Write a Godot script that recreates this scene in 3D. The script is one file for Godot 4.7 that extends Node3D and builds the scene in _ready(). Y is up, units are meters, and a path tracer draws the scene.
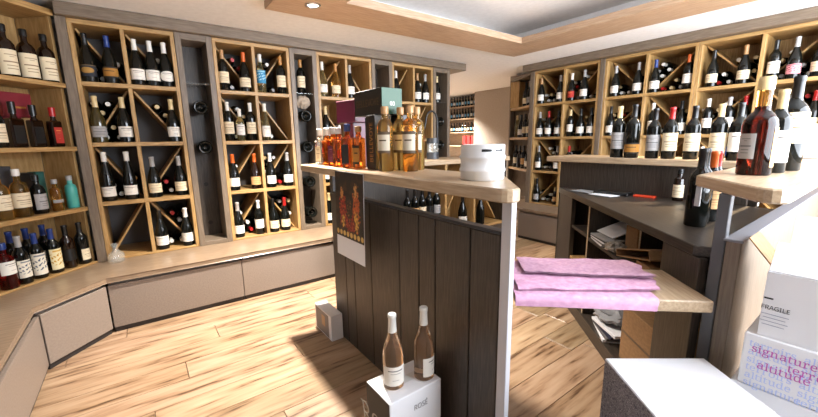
extends Node3D
# A wine shop: oak bottle racks on two walls, an island counter, a cash desk.
# x runs along the back wall of racks, z along the side wall; y up, metres.

const RACK_Z := -3.445      # front of the back wall's racks
const RACK_X := 4.2         # front of the side wall's racks
const ROWS := [0.0, 1.667, 1.25, 0.82, 0.39]   # middle of the board under row 1 (top) .. 4 (bottom)
const TOP_Y := 2.085
const CEILING_Y := 2.17
const COUNTER_Y := 1.105

var rng := RandomNumberGenerator.new()
var used := {}
var meshes := {}
var mats := {}
var tex := {}
var label_seen := {}

# ------------------------------------------------------------------ helpers
func numbered(called: String) -> String:
	var n: int = used.get(called, 0)
	used[called] = n + 1
	return called if n == 0 else "%s_%03d" % [called, n]

func meta(o: Node, label: String, category: String, group := "") -> void:
	o.set_meta("label", label)
	o.set_meta("category", category)
	if group != "":
		o.set_meta("group", group)

func thing(called: String, label: String, category: String, at := Vector3.ZERO, turn := 0.0, group := "") -> Node3D:
	var o := Node3D.new()
	o.name = numbered(called)
	add_child(o)
	o.position = at
	o.rotation.y = turn
	meta(o, label, category, group)
	return o

func part(parent: Node, called: String, m: Mesh, mat: Material, at := Vector3.ZERO, turn := Vector3.ZERO) -> MeshInstance3D:
	var o := MeshInstance3D.new()
	o.name = called
	o.mesh = m
	o.material_override = mat
	o.position = at
	o.rotation = turn
	parent.add_child(o, true)
	return o

func solo(called: String, m: Mesh, mat: Material, at: Vector3, turn: float, label: String, category: String, group := "") -> MeshInstance3D:
	var o := part(self, numbered(called), m, mat, at, Vector3(0, turn, 0))
	meta(o, label, category, group)
	return o

func struct(called: String, m: Mesh, mat: Material, at := Vector3.ZERO, turn := Vector3.ZERO) -> MeshInstance3D:
	var o := part(self, called, m, mat, at, turn)
	o.set_meta("kind", "structure")
	return o

func start() -> SurfaceTool:
	var st := SurfaceTool.new()
	st.begin(Mesh.PRIMITIVE_TRIANGLES)
	return st

func tri(st: SurfaceTool, a: Vector3, b: Vector3, c: Vector3, out: Vector3) -> void:
	var n := (a - c).cross(a - b)
	if n.length_squared() < 1e-16:
		return
	if n.dot(out) < 0.0:
		var k := b
		b = c
		c = k
		n = -n
	n = n.normalized()
	for v in [a, b, c]:
		st.set_normal(n)
		st.add_vertex(v)

func quad(st: SurfaceTool, a: Vector3, b: Vector3, c: Vector3, d: Vector3, out: Vector3) -> void:
	tri(st, a, b, c, out)
	tri(st, a, c, d, out)

# a box with chamfered edges, centred; b shifts it inside the SurfaceTool
func add_box(st: SurfaceTool, size: Vector3, ch := 0.002, at := Vector3.ZERO, basis := Basis()) -> void:
	var h := size / 2.0
	ch = minf(ch, minf(h.x, minf(h.y, h.z)) * 0.45)
	var f := func(p: Vector3) -> Vector3: return at + basis * p
	for ax in 3:
		var u := (ax + 1) % 3
		var v := (ax + 2) % 3
		for s in [-1.0, 1.0]:
			var q := []
			for k in [[-1, -1], [1, -1], [1, 1], [-1, 1]]:
				var p := Vector3.ZERO
				p[ax] = s * h[ax]
				p[u] = k[0] * (h[u] - ch)
				p[v] = k[1] * (h[v] - ch)
				q.append(f.call(p))
			var o := Vector3.ZERO
			o[ax] = s
			quad(st, q[0], q[1], q[2], q[3], basis * o)
	for ax in 3:
		var u := (ax + 1) % 3
		var v := (ax + 2) % 3
		for su in [-1.0, 1.0]:
			for sv in [-1.0, 1.0]:
				var q := []
				for k in [[-1, 0], [1, 0], [1, 1], [-1, 1]]:
					var p := Vector3.ZERO
					p[ax] = k[0] * (h[ax] - ch)
					p[u] = su * (h[u] - (ch if k[1] == 1 else 0.0))
					p[v] = sv * (h[v] - (0.0 if k[1] == 1 else ch))
					q.append(f.call(p))
				var o := Vector3.ZERO
				o[u] = su
				o[v] = sv
				quad(st, q[0], q[1], q[2], q[3], basis * o)
	for sx in [-1.0, 1.0]:
		for sy in [-1.0, 1.0]:
			for sz in [-1.0, 1.0]:
				var s := Vector3(sx, sy, sz)
				var p := s * h
				tri(st, f.call(p - Vector3(0, sy * ch, sz * ch)), f.call(p - Vector3(sx * ch, 0, sz * ch)), f.call(p - Vector3(sx * ch, sy * ch, 0)), basis * s)

func cbox(x: float, y: float, z: float, ch := 0.002) -> Mesh:
	var key := "b%.4f_%.4f_%.4f_%.4f" % [x, y, z, ch]
	if not meshes.has(key):
		var st := start()
		add_box(st, Vector3(x, y, z), ch)
		meshes[key] = st.commit()
	return meshes[key]

# board between two corners (min, max) as a part
func board(parent: Node, called: String, lo: Vector3, hi: Vector3, mat: Material, ch := 0.002) -> MeshInstance3D:
	var s := (hi - lo).abs()
	return part(parent, called, cbox(s.x, s.y, s.z, ch), mat, (lo + hi) / 2.0)

# a vertical prism over a polygon (x, z), with a small bevel on the upper and lower rim
func prism(poly: PackedVector2Array, y0: float, y1: float, ch := 0.004) -> Mesh:
	var st := start()
	if not Geometry2D.is_polygon_clockwise(poly):
		poly.reverse()
	var c := Vector2.ZERO
	for p in poly:
		c += p / poly.size()
	var inner := PackedVector2Array()
	var n := poly.size()
	for i in n:
		var a := (poly[i] - poly[(i + n - 1) % n]).normalized()
		var b := (poly[(i + 1) % n] - poly[i]).normalized()
		var na := Vector2(-a.y, a.x)
		var nb := Vector2(-b.y, b.x)
		var m := (na + nb).normalized()
		if m.dot(c - poly[i]) < 0 and na.dot(c - poly[i]) < 0:
			m = -m
		inner.append(poly[i] + m * ch / maxf(0.4, absf(m.dot(na))))
	var idx := Geometry2D.triangulate_polygon(inner)
	for k in range(0, idx.size(), 3):
		var q := []
		for j in 3:
			q.append(inner[idx[k + j]])
		tri(st, Vector3(q[0].x, y1, q[0].y), Vector3(q[1].x, y1, q[1].y), Vector3(q[2].x, y1, q[2].y), Vector3.UP)
		tri(st, Vector3(q[0].x, y0, q[0].y), Vector3(q[1].x, y0, q[1].y), Vector3(q[2].x, y0, q[2].y), Vector3.DOWN)
	for i in n:
		var j := (i + 1) % n
		var e := poly[j] - poly[i]
		var o := Vector3(e.y, 0, -e.x)
		var mid := (poly[i] + poly[j]) / 2.0
		if Geometry2D.is_point_in_polygon(mid + Vector2(o.x, o.z).normalized() * 0.001, poly):
			o = -o
		var A := poly[i]
		var B := poly[j]
		var a2 := inner[i]
		var b2 := inner[j]
		quad(st, Vector3(A.x, y0 + ch, A.y), Vector3(B.x, y0 + ch, B.y), Vector3(B.x, y1 - ch, B.y), Vector3(A.x, y1 - ch, A.y), o)
		quad(st, Vector3(A.x, y1 - ch, A.y), Vector3(B.x, y1 - ch, B.y), Vector3(b2.x, y1, b2.y), Vector3(a2.x, y1, a2.y), o.normalized() + Vector3.UP)
		quad(st, Vector3(A.x, y0 + ch, A.y), Vector3(B.x, y0 + ch, B.y), Vector3(b2.x, y0, b2.y), Vector3(a2.x, y0, a2.y), o.normalized() + Vector3.DOWN)
	return st.commit()

# a solid of revolution about y; profile of (radius, height)
func add_lathe(st: SurfaceTool, pr: Array, seg := 18, at := Vector3.ZERO) -> void:
	var ns := []
	for i in pr.size() - 1:
		var e: Vector2 = pr[i + 1] - pr[i]
		ns.append(Vector2(e.y, -e.x).normalized())
	for i in pr.size() - 1:
		var n0: Vector2 = ns[i]
		var n1: Vector2 = ns[i]
		if i > 0 and ns[i - 1].dot(ns[i]) > 0.72:
			n0 = (ns[i - 1] + ns[i]).normalized()
		if i < ns.size() - 1 and ns[i + 1].dot(ns[i]) > 0.72:
			n1 = (ns[i + 1] + ns[i]).normalized()
		for k in seg:
			var t0 := TAU * k / seg
			var t1 := TAU * (k + 1) / seg
			var P := []
			var N := []
			for w in [[i, t0, n0], [i, t1, n0], [i + 1, t1, n1], [i + 1, t0, n1]]:
				var r: float = pr[w[0]].x
				P.append(at + Vector3(r * sin(w[1]), pr[w[0]].y, r * cos(w[1])))
				N.append(Vector3(w[2].x * sin(w[1]), w[2].y, w[2].x * cos(w[1])))
			for f in [[0, 1, 2], [0, 2, 3]]:
				var a: Vector3 = P[f[0]]
				var b: Vector3 = P[f[1]]
				var c: Vector3 = P[f[2]]
				var g := (a - c).cross(a - b)
				if g.length_squared() < 1e-18:
					continue
				var order: Array = f if g.dot(N[f[0]] + N[f[1]] + N[f[2]]) > 0 else [f[0], f[2], f[1]]
				for v in order:
					st.set_normal(N[v])
					st.add_vertex(P[v])

func lathe(key: String, pr: Array, seg := 18) -> Mesh:
	if not meshes.has(key):
		var st := start()
		add_lathe(st, pr, seg)
		meshes[key] = st.commit()
	return meshes[key]

# a bent sheet on a cylinder facing +z (a glued-on label)
func arc_sheet(r: float, y0: float, y1: float, degrees: float, round_corners := false) -> Mesh:
	var key := "a%.4f_%.4f_%.4f_%.1f_%s" % [r, y0, y1, degrees, round_corners]
	if meshes.has(key):
		return meshes[key]
	var st := start()
	var seg := 10
	var half := deg_to_rad(degrees) / 2.0
	for k in seg:
		var q := []
		for w in [[k, 0.0], [k + 1, 0.0], [k + 1, 1.0], [k, 1.0]]:
			var s := float(w[0]) / seg
			var t := -half + 2.0 * half * s
			var lift := 0.0
			if round_corners:
				lift = 0.5 * (1.0 - sqrt(maxf(0.0, 1.0 - pow(2.0 * s - 1.0, 2)))) * (y1 - y0)
			var y: float = (y0 + lift) if w[1] == 0.0 else (y1 - lift)
			q.append([Vector3(r * sin(t), y, r * cos(t)), Vector3(sin(t), 0, cos(t)), Vector2(s, 1.0 - (y - y0) / (y1 - y0))])
		for f in [[0, 2, 1], [0, 3, 2]]:
			for v in f:
				st.set_normal(q[v][1])
				st.set_uv(q[v][2])
				st.add_vertex(q[v][0])
	meshes[key] = st.commit()
	return meshes[key]

# a tube along points
func tube(pts: Array, r: float, seg := 8) -> Mesh:
	var st := start()
	var rings := []
	for i in pts.size():
		var d: Vector3 = (pts[mini(i + 1, pts.size() - 1)] - pts[maxi(i - 1, 0)]).normalized()
		var s := d.cross(Vector3(0.31, 0.12, 0.94)).normalized()
		var t := d.cross(s).normalized()
		var ring := []
		for k in seg:
			var a := TAU * k / seg
			ring.append([pts[i] + (s * cos(a) + t * sin(a)) * r, s * cos(a) + t * sin(a)])
		rings.append(ring)
	for i in pts.size() - 1:
		for k in seg:
			var a: Array = rings[i][k]
			var b: Array = rings[i][(k + 1) % seg]
			var c: Array = rings[i + 1][(k + 1) % seg]
			var d: Array = rings[i + 1][k]
			for f in [[a, b, c], [a, c, d]]:
				var g: Vector3 = (f[0][0] - f[2][0]).cross(f[0][0] - f[1][0])
				var order := [0, 1, 2] if g.dot(f[0][1]) > 0 else [0, 2, 1]
				for v in order:
					st.set_normal(f[v][1])
					st.add_vertex(f[v][0])
	for e in [0, pts.size() - 1]:
		var out: Vector3 = (pts[e] - pts[1 if e == 0 else e - 1])
		for k in seg:
			tri(st, pts[e], rings[e][k][0], rings[e][(k + 1) % seg][0], out)
	return st.commit()

# a sheet with thickness over a grid of points
func sheet(pts: Array, nu: int, nv: int, thick: float) -> Mesh:
	var st := start()
	var nor := []
	for i in nu:
		for j in nv:
			var a: Vector3 = pts[mini(i + 1, nu - 1) * nv + j] - pts[maxi(i - 1, 0) * nv + j]
			var b: Vector3 = pts[i * nv + mini(j + 1, nv - 1)] - pts[i * nv + maxi(j - 1, 0)]
			var n := b.cross(a).normalized()
			nor.append(n if n.y >= -0.2 else -n)
	for side in [1.0, -1.0]:
		for i in nu - 1:
			for j in nv - 1:
				var id := [i * nv + j, (i + 1) * nv + j, (i + 1) * nv + j + 1, i * nv + j + 1]
				for f in [[0, 1, 2], [0, 2, 3]]:
					var v := []
					for k in f:
						v.append([pts[id[k]] + nor[id[k]] * (thick if side > 0 else 0.0), nor[id[k]] * side])
					var g: Vector3 = (v[0][0] - v[2][0]).cross(v[0][0] - v[1][0])
					for k in ([0, 1, 2] if g.dot(v[0][1]) > 0 else [0, 2, 1]):
						st.set_normal(v[k][1])
						st.add_vertex(v[k][0])
	return st.commit()

func lettering(words: String, height: float, depth := 0.0006, serif := false, left := false) -> Mesh:
	var key := "t%s_%.4f_%s_%s" % [words, height, serif, left]
	if meshes.has(key):
		return meshes[key]
	var f := SystemFont.new()
	f.font_names = PackedStringArray(["Droid Serif" if serif else "Droid Sans"])
	var t := TextMesh.new()
	t.text = words
	t.font = f
	t.font_size = 32
	t.pixel_size = height / 24.0
	t.depth = depth
	t.curve_step = 2.0
	if left:
		t.horizontal_alignment = HORIZONTAL_ALIGNMENT_LEFT
	meshes[key] = t
	return t

# ------------------------------------------------------------------ materials
func grain(called: String, stops: Array, freq := 0.012, octaves := 4, seed_ := 1) -> NoiseTexture2D:
	if tex.has(called):
		return tex[called]
	var n := FastNoiseLite.new()
	n.seed = seed_
	n.noise_type = FastNoiseLite.TYPE_SIMPLEX_SMOOTH
	n.frequency = freq
	n.fractal_octaves = octaves
	n.fractal_gain = 0.55
	var g := Gradient.new()
	var off := PackedFloat32Array()
	var col := PackedColorArray()
	for s in stops:
		off.append(s[0])
		col.append(s[1])
	g.offsets = off
	g.colors = col
	var t := NoiseTexture2D.new()
	t.width = 512
	t.height = 512
	t.seamless = true
	t.noise = n
	t.color_ramp = g
	tex[called] = t
	return t

func wood(called: String, texture: String, axis: int, rough := 0.45, tint := Color.WHITE, offset := Vector3.ZERO, fine := 6.0, local := false) -> StandardMaterial3D:
	if mats.has(called):
		return mats[called]
	var m := StandardMaterial3D.new()
	m.resource_name = called
	m.albedo_texture = tex[texture]
	m.albedo_color = tint
	m.roughness = rough
	m.uv1_triplanar = true
	m.uv1_world_triplanar = not local
	m.uv1_triplanar_sharpness = 8.0
	var s := Vector3(fine, fine, fine)
	s[axis] = 0.55
	m.uv1_scale = s
	m.uv1_offset = offset
	mats[called] = m
	return m

func plain(called: String, c: Color, rough := 0.6, metal := 0.0) -> StandardMaterial3D:
	if mats.has(called):
		return mats[called]
	var m := StandardMaterial3D.new()
	m.resource_name = called
	m.albedo_color = c
	m.roughness = rough
	m.metallic = metal
	mats[called] = m
	return m

func clear_glass(called: String, c: Color, alpha := 0.1) -> StandardMaterial3D:
	if mats.has(called):
		return mats[called]
	var m := StandardMaterial3D.new()
	m.resource_name = called
	m.albedo_color = Color(c.r, c.g, c.b, alpha)
	m.roughness = 0.03
	m.transparency = BaseMaterial3D.TRANSPARENCY_ALPHA
	mats[called] = m
	return m

func solid_glass(called: String, c: Color, scale := 0.033) -> StandardMaterial3D:
	if mats.has(called):
		return mats[called]
	var m := StandardMaterial3D.new()
	m.resource_name = called
	m.albedo_color = Color(c.r, c.g, c.b, 0.04)
	m.roughness = 0.02
	m.transparency = BaseMaterial3D.TRANSPARENCY_ALPHA
	m.refraction_enabled = true
	m.refraction_scale = scale
	mats[called] = m
	return m

# paper with a few printed bars and a small emblem block
func paper(called: String, base: Color, ink: Color, layout: int) -> StandardMaterial3D:
	if mats.has(called):
		return mats[called]
	var im := Image.create(64, 64, false, Image.FORMAT_RGB8)
	im.fill(base)
	match layout:
		0:
			im.fill_rect(Rect2i(14, 12, 36, 3), ink)
			im.fill_rect(Rect2i(20, 22, 24, 2), ink.lerp(base, 0.4))
			im.fill_rect(Rect2i(24, 44, 16, 2), ink.lerp(base, 0.5))
		1:
			im.fill_rect(Rect2i(16, 12, 32, 2), ink.lerp(base, 0.45))
			im.fill_rect(Rect2i(26, 17, 12, 2), ink.lerp(base, 0.6))
			im.fill_rect(Rect2i(12, 30, 40, 3), ink.lerp(base, 0.25))
			im.fill_rect(Rect2i(18, 40, 28, 2), ink.lerp(base, 0.4))
			im.fill_rect(Rect2i(18, 48, 28, 2), ink.lerp(base, 0.4))
		2:
			im.fill_rect(Rect2i(0, 0, 64, 9), ink)
			im.fill_rect(Rect2i(16, 24, 32, 4), ink)
			im.fill_rect(Rect2i(0, 56, 64, 8), ink)
		3:
			for y in range(0, 64):
				for x in range(0, 64):
					var d := Vector2((x - 32) / 1.25, y - 30).length()
					if d < 17.0:
						im.set_pixel(x, y, ink)
			im.fill_rect(Rect2i(0, 0, 64, 6), ink.lerp(base, 0.5))
		4:
			for y in range(0, 64):
				for x in range(0, 64):
					if sin(x * 0.55 + sin(y * 0.4) * 2.0) + cos(y * 0.45 + x * 0.16) > 0.8 and y > 14 and y < 50:
						im.set_pixel(x, y, ink)
			im.fill_rect(Rect2i(10, 4, 44, 5), ink.lerp(base, 0.3))
	var m := StandardMaterial3D.new()
	m.resource_name = called
	m.albedo_texture = ImageTexture.create_from_image(im)
	m.roughness = 0.75
	m.texture_repeat = false
	m.cull_mode = BaseMaterial3D.CULL_DISABLED
	mats[called] = m
	return m

func make_materials() -> void:
	grain("beech", [[0.0, Color(0.59, 0.48, 0.375)], [0.5, Color(0.67, 0.56, 0.455)], [1.0, Color(0.73, 0.63, 0.53)]], 0.02, 4, 6)
	grain("oak", [[0.0, Color(0.50, 0.37, 0.21)], [0.4, Color(0.635, 0.495, 0.30)], [0.62, Color(0.675, 0.54, 0.345)], [1.0, Color(0.72, 0.59, 0.40)]], 0.02, 4, 3)
	grain("pale", [[0.0, Color(0.57, 0.48, 0.375)], [0.45, Color(0.66, 0.57, 0.46)], [1.0, Color(0.73, 0.645, 0.535)]], 0.02, 4, 8)
	grain("ash", [[0.0, Color(0.37, 0.315, 0.26)], [0.5, Color(0.435, 0.38, 0.32)], [1.0, Color(0.50, 0.44, 0.38)]], 0.022, 4, 5)
	grain("wenge", [[0.0, Color(0.14, 0.115, 0.095)], [0.5, Color(0.225, 0.195, 0.168)], [1.0, Color(0.30, 0.265, 0.235)]], 0.022, 4, 11)
	grain("floor", [[0.0, Color(0.27, 0.195, 0.13)], [0.17, Color(0.37, 0.28, 0.20)], [0.27, Color(0.55, 0.45, 0.345)], [0.5, Color(0.63, 0.535, 0.425)], [1.0, Color(0.70, 0.615, 0.51)]], 0.013, 5, 21)
	grain("plaster", [[0.0, Color(0.88, 0.875, 0.87)], [1.0, Color(0.92, 0.915, 0.91)]], 0.01, 3, 2)
	grain("taupe", [[0.0, Color(0.49, 0.44, 0.40)], [1.0, Color(0.55, 0.50, 0.46)]], 0.05, 2, 4)
	grain("brownwall", [[0.0, Color(0.60, 0.555, 0.51)], [1.0, Color(0.65, 0.605, 0.56)]], 0.02, 3, 7)
	grain("tissue", [[0.0, Color(0.72, 0.52, 0.65)], [0.5, Color(0.79, 0.60, 0.71)], [1.0, Color(0.84, 0.67, 0.77)]], 0.02, 3, 9)
	grain("carton", [[0.0, Color(0.52, 0.39, 0.26)], [1.0, Color(0.62, 0.48, 0.33)]], 0.03, 3, 13)
	grain("marbled", [[0.0, Color(0.22, 0.22, 0.26)], [0.40, Color(0.38, 0.37, 0.41)], [0.48, Color(0.78, 0.76, 0.75)], [0.56, Color(0.36, 0.35, 0.39)], [1.0, Color(0.70, 0.67, 0.65)]], 0.04, 3, 17)
	wood("beech_x", "beech", 0)
	wood("beech_z", "beech", 2)
	wood("oak_x", "oak", 0)
	wood("oak_y", "oak", 1, 0.45, Color.WHITE, Vector3(0.3, 0.1, 0.7))
	wood("oak_z", "oak", 2)
	wood("oak_local", "oak", 0, 0.45, Color.WHITE, Vector3.ZERO, 6.0, true)
	grain("tan", [[0.0, Color(0.45, 0.37, 0.295)], [0.5, Color(0.53, 0.45, 0.37)], [1.0, Color(0.60, 0.52, 0.435)]], 0.02, 4, 15)
	wood("tan_x", "tan", 0, 0.3)
	wood("tan_z", "tan", 2, 0.3)
	wood("pale_x", "pale", 0, 0.35)
	wood("pale_z", "pale", 2, 0.32)
	wood("pale_local", "pale", 0, 0.4, Color.WHITE, Vector3.ZERO, 6.0, true)
	wood("ash_x", "ash", 0)
	wood("ash_y", "ash", 1)
	wood("ash_z", "ash", 2)
	wood("wenge_y", "wenge", 1, 0.42, Color.WHITE, Vector3.ZERO, 9.0)
	wood("wenge_local_y", "wenge", 1, 0.42, Color.WHITE, Vector3.ZERO, 9.0, true)
	wood("wenge_local_x", "wenge", 0, 0.35, Color.WHITE, Vector3.ZERO, 9.0, true)
	for k in 6:
		var v: float = [1.0, 0.92, 0.97, 0.86, 1.0, 0.94][k]
		wood("plank_%d" % k, "floor", 0, 0.33, Color(v, v * (0.99 - 0.01 * (k % 3)), v * (0.98 - 0.02 * (k % 2))), Vector3(0.37 * k, 0.2 * k, 0.137 * k), 3.6)
		mats["plank_%d" % k].uv1_scale = Vector3(0.28, 2.6, 2.6)
	for w in [["ceiling_paint", "plaster", 0.9], ["taupe_laminate", "taupe", 0.38], ["brown_wall_paint", "brownwall", 0.85], ["carton", "carton", 0.85], ["tissue_paper", "tissue", 0.7], ["marbled_print", "marbled", 0.6]]:
		var m := wood(w[0], w[1], 0, w[2])
		m.uv1_scale = Vector3.ONE * (3.0 if w[0] != "marbled_print" else 4.0)
	wood("grey_tissue", "tissue", 0, 0.75, Color(0.88, 0.90, 0.88)).uv1_scale = Vector3.ONE * 4.0
	plain("black", Color(0.035, 0.035, 0.038), 0.4)
	plain("back_grey", Color(0.37, 0.36, 0.36), 0.6)
	plain("white_card", Color(0.86, 0.86, 0.87), 0.6)
	plain("metal", Color(0.80, 0.80, 0.80), 0.28, 1.0)
	plain("steel", Color(0.86, 0.86, 0.86), 0.4, 0.45)
	var g := plain("wine_glass_dark", Color(0.05, 0.055, 0.045), 0.05)
	g.metallic_specular = 0.42
	plain("wine_glass_brown", Color(0.10, 0.045, 0.018), 0.06)
	plain("wine_glass_olive", Color(0.24, 0.20, 0.09), 0.07)
	solid_glass("rose_wine", Color(1.0, 0.87, 0.74))
	solid_glass("white_wine", Color(0.95, 0.90, 0.68))
	solid_glass("whisky", Color(1.0, 0.79, 0.43))
	solid_glass("amber", Color(0.92, 0.50, 0.18))
	solid_glass("brandy", Color(0.24, 0.055, 0.03))
	solid_glass("red_liquor", Color(0.62, 0.05, 0.06))
	solid_glass("water_clear", Color(0.95, 0.96, 0.96), 0.05)
	clear_glass("pane", Color(0.9, 0.95, 0.95), 0.08)
	paper("white", Color(0.88, 0.86, 0.82), Color(0.35, 0.33, 0.32), 0)
	paper("cream", Color(0.86, 0.80, 0.68), Color(0.40, 0.30, 0.22), 1)
	paper("whisky_paper", Color(0.74, 0.70, 0.62), Color(0.30, 0.24, 0.18), 2)
	paper("tan", Color(0.74, 0.58, 0.38), Color(0.35, 0.22, 0.12), 1)
	paper("grey", Color(0.62, 0.61, 0.60), Color(0.25, 0.25, 0.27), 1)
	paper("navy", Color(0.09, 0.11, 0.16), Color(0.62, 0.47, 0.22), 3)
	paper("gold", Color(0.62, 0.43, 0.16), Color(0.10, 0.08, 0.06), 2)
	paper("blue", Color(0.22, 0.52, 0.68), Color(0.75, 0.85, 0.88), 4)
	paper("red", Color(0.66, 0.16, 0.11), Color(0.85, 0.62, 0.35), 0)
	paper("pink", Color(0.86, 0.55, 0.58), Color(0.35, 0.12, 0.15), 4)
	paper("picture", Color(0.86, 0.83, 0.76), Color(0.30, 0.33, 0.40), 4)
	paper("picture_yellow", Color(0.87, 0.82, 0.66), Color(0.72, 0.52, 0.12), 4)
	paper("black", Color(0.055, 0.055, 0.06), Color(0.30, 0.25, 0.15), 0)
	paper("purple", Color(0.34, 0.08, 0.20), Color(0.60, 0.40, 0.45), 0)
	for c in [["white", Color(0.85, 0.84, 0.81)], ["cream", Color(0.80, 0.71, 0.52)], ["gold", Color(0.66, 0.45, 0.20)], ["orange", Color(0.78, 0.36, 0.12)], ["red", Color(0.62, 0.08, 0.08)], ["blue", Color(0.10, 0.20, 0.45)], ["black", Color(0.05, 0.05, 0.055)], ["silver", Color(0.62, 0.61, 0.60)], ["tan", Color(0.66, 0.50, 0.33)], ["turquoise", Color(0.30, 0.66, 0.62)], ["purple", Color(0.36, 0.07, 0.20)]]:
		plain("cap_" + c[0], c[1], 0.35)

# ------------------------------------------------------------------ bottles
# profile (radius, height), where the capsule begins, label range
func shape(kind: String, h: float) -> Dictionary:
	var k := h / 0.30
	var p: Array
	var d := {"cap": 0.228, "l0": 0.055, "l1": 0.135, "r": 0.037, "neck": 0.0145}
	match kind:
		"square-shouldered":
			p = [[0, 0], [0.034, 0], [0.037, 0.004], [0.037, 0.178], [0.0355, 0.193], [0.029, 0.208], [0.019, 0.222], [0.0145, 0.236], [0.0138, 0.284], [0.0155, 0.286], [0.0155, 0.298], [0.014, 0.30], [0, 0.30]]
		"slope-shouldered":
			p = [[0, 0], [0.037, 0], [0.041, 0.004], [0.041, 0.125], [0.039, 0.150], [0.031, 0.180], [0.022, 0.205], [0.0155, 0.232], [0.0138, 0.284], [0.0155, 0.286], [0.0155, 0.298], [0.014, 0.30], [0, 0.30]]
			d.l0 = 0.035
			d.l1 = 0.105
			d.r = 0.041
		"slender":
			p = [[0, 0], [0.033, 0], [0.036, 0.004], [0.036, 0.105], [0.033, 0.140], [0.026, 0.180], [0.018, 0.225], [0.0145, 0.25], [0.0138, 0.284], [0.0155, 0.286], [0.0155, 0.298], [0.014, 0.30], [0, 0.30]]
			d.cap = 0.235
			d.l0 = 0.03
			d.l1 = 0.09
			d.r = 0.036
		"stout":
			p = [[0, 0], [0.041, 0], [0.045, 0.005], [0.045, 0.170], [0.043, 0.190], [0.033, 0.210], [0.018, 0.224], [0.016, 0.236], [0.016, 0.262], [0.0185, 0.264], [0.0185, 0.298], [0.017, 0.30], [0, 0.30]]
			d.cap = 0.258
			d.l0 = 0.035
			d.l1 = 0.155
			d.r = 0.045
			d.neck = 0.017
	var pr := []
	for q in p:
		pr.append(Vector2(q[0] * k if q[1] * 1.0 < 0.21 else q[0] * (1.0 + (k - 1.0) * 0.5), q[1] * k))
	d.pr = pr
	d.k = k
	return d

func bottle_meshes(kind: String, h: float) -> Dictionary:
	var key := "bottle_%s_%.3f" % [kind, h]
	if meshes.has(key):
		return meshes[key]
	var s := shape(kind, h)
	var k: float = s.k
	var cap := []
	cap.append(Vector2(0.0, s.cap * k))
	for i in s.pr.size():
		var q: Vector2 = s.pr[i]
		if q.y > s.cap * k + 0.001 and q.x > 0.0:
			if cap.size() == 1:
				cap.append(Vector2(q.x + 0.0015, s.cap * k))
			cap.append(Vector2(q.x + 0.0012, q.y + (0.001 if i == s.pr.size() - 2 else 0.0)))
	cap.append(Vector2(0.0, h + 0.001))
	var out := {"body": lathe(key + "g", s.pr, 20), "capsule": lathe(key + "c", cap, 14), "r": s.r * k, "l0": s.l0 * k, "l1": s.l1 * k}
	meshes[key] = out
	return out

# body, capsule and label of one upright bottle under a root
func fill_bottle(root: Node3D, o: Dictionary) -> void:
	var kind: String = o.get("kind", "square-shouldered")
	var b := bottle_meshes(kind, snappedf(o.get("h", 0.315), 0.005))
	part(root, "body", b.body, mats[o.get("glass", "wine_glass_dark")])
	part(root, "capsule", b.capsule, mats["cap_" + o.get("cap", "black")])
	var lab: String = o.get("lab", "white")
	if lab != "":
		var l0: float = o.get("l0", b.l0)
		var l1: float = o.get("l1", b.l1)
		part(root, "label", arc_sheet(b.r + 0.0008, l0, l1, o.get("wrap", 165.0), o.get("oval", false)), mats[lab])

func bottle(at: Vector3, face: float, o: Dictionary, label: String, group: String, category := "bottle", called := "wine_bottle") -> Node3D:
	var root := thing(called, label, category, at, face + rng.randf_range(-0.25, 0.25), group)
	fill_bottle(root, o)
	return root

const GLASS_WORD := {"wine_glass_dark": "dark", "wine_glass_brown": "brown", "wine_glass_olive": "olive-gold", "rose_wine": "clear rose", "white_wine": "pale gold", "whisky": "amber", "amber": "orange", "brandy": "red-brown"}
const ROW_WORD := ["", "top row", "second row", "third row", "bottom row"]
const NTH := ["first", "second", "third", "fourth", "fifth", "sixth", "seventh", "eighth"]

func wine_label(o: Dictionary, place: String) -> String:
	return "%s %s bottle, %s label, %s capsule, %s" % [GLASS_WORD[o.get("glass", "wine_glass_dark")], o.get("kind", "square-shouldered"), o.get("word", o.get("lab", "white")), o.get("cap", "black"), place]

func lying_bottle(at: Vector3, turn: Vector3, cap: String, label: String, group: String, h := 0.295) -> void:
	var root := thing("lying_wine_bottle", label, "bottle", at, 0.0, group)
	root.rotation = turn
	var b := bottle_meshes("square-shouldered", h)
	part(root, "body", b.body, mats.wine_glass_dark)
	part(root, "capsule", b.capsule, mats["cap_" + cap])

# settle circles of radius r in a triangle (rack cell half), returns centres
func pack(s0: float, s1: float, y0: float, y1: float, diag: String, upper: bool, count: int, r: float) -> Array:
	var A := Vector2(s0, y1) if diag == "\\" else Vector2(s0, y0)
	var B := Vector2(s1, y0) if diag == "\\" else Vector2(s1, y1)
	var e := (B - A).normalized()
	var n := Vector2(-e.y, e.x)
	var clear := r + 0.010
	var done := []
	for c in count:
		var best := Vector2(1e9, 1e9)
		var s := s0 + r + 0.001
		while s <= s1 - r - 0.001:
			var y := y0 + r + 0.001
			while y <= y1 - r:
				var p := Vector2(s, y)
				var dd := n.dot(p - A)
				var ok := (dd >= clear) if upper else (dd <= -clear)
				if ok:
					for q in done:
						if p.distance_squared_to(q) < 4.0 * r * r * 1.01:
							ok = false
							break
				if ok:
					if y < best.y - 0.0005:
						best = p
					break
				y += 0.004
			s += 0.004
		if best.x > 1e8:
			break
		done.append(best)
	return done

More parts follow.
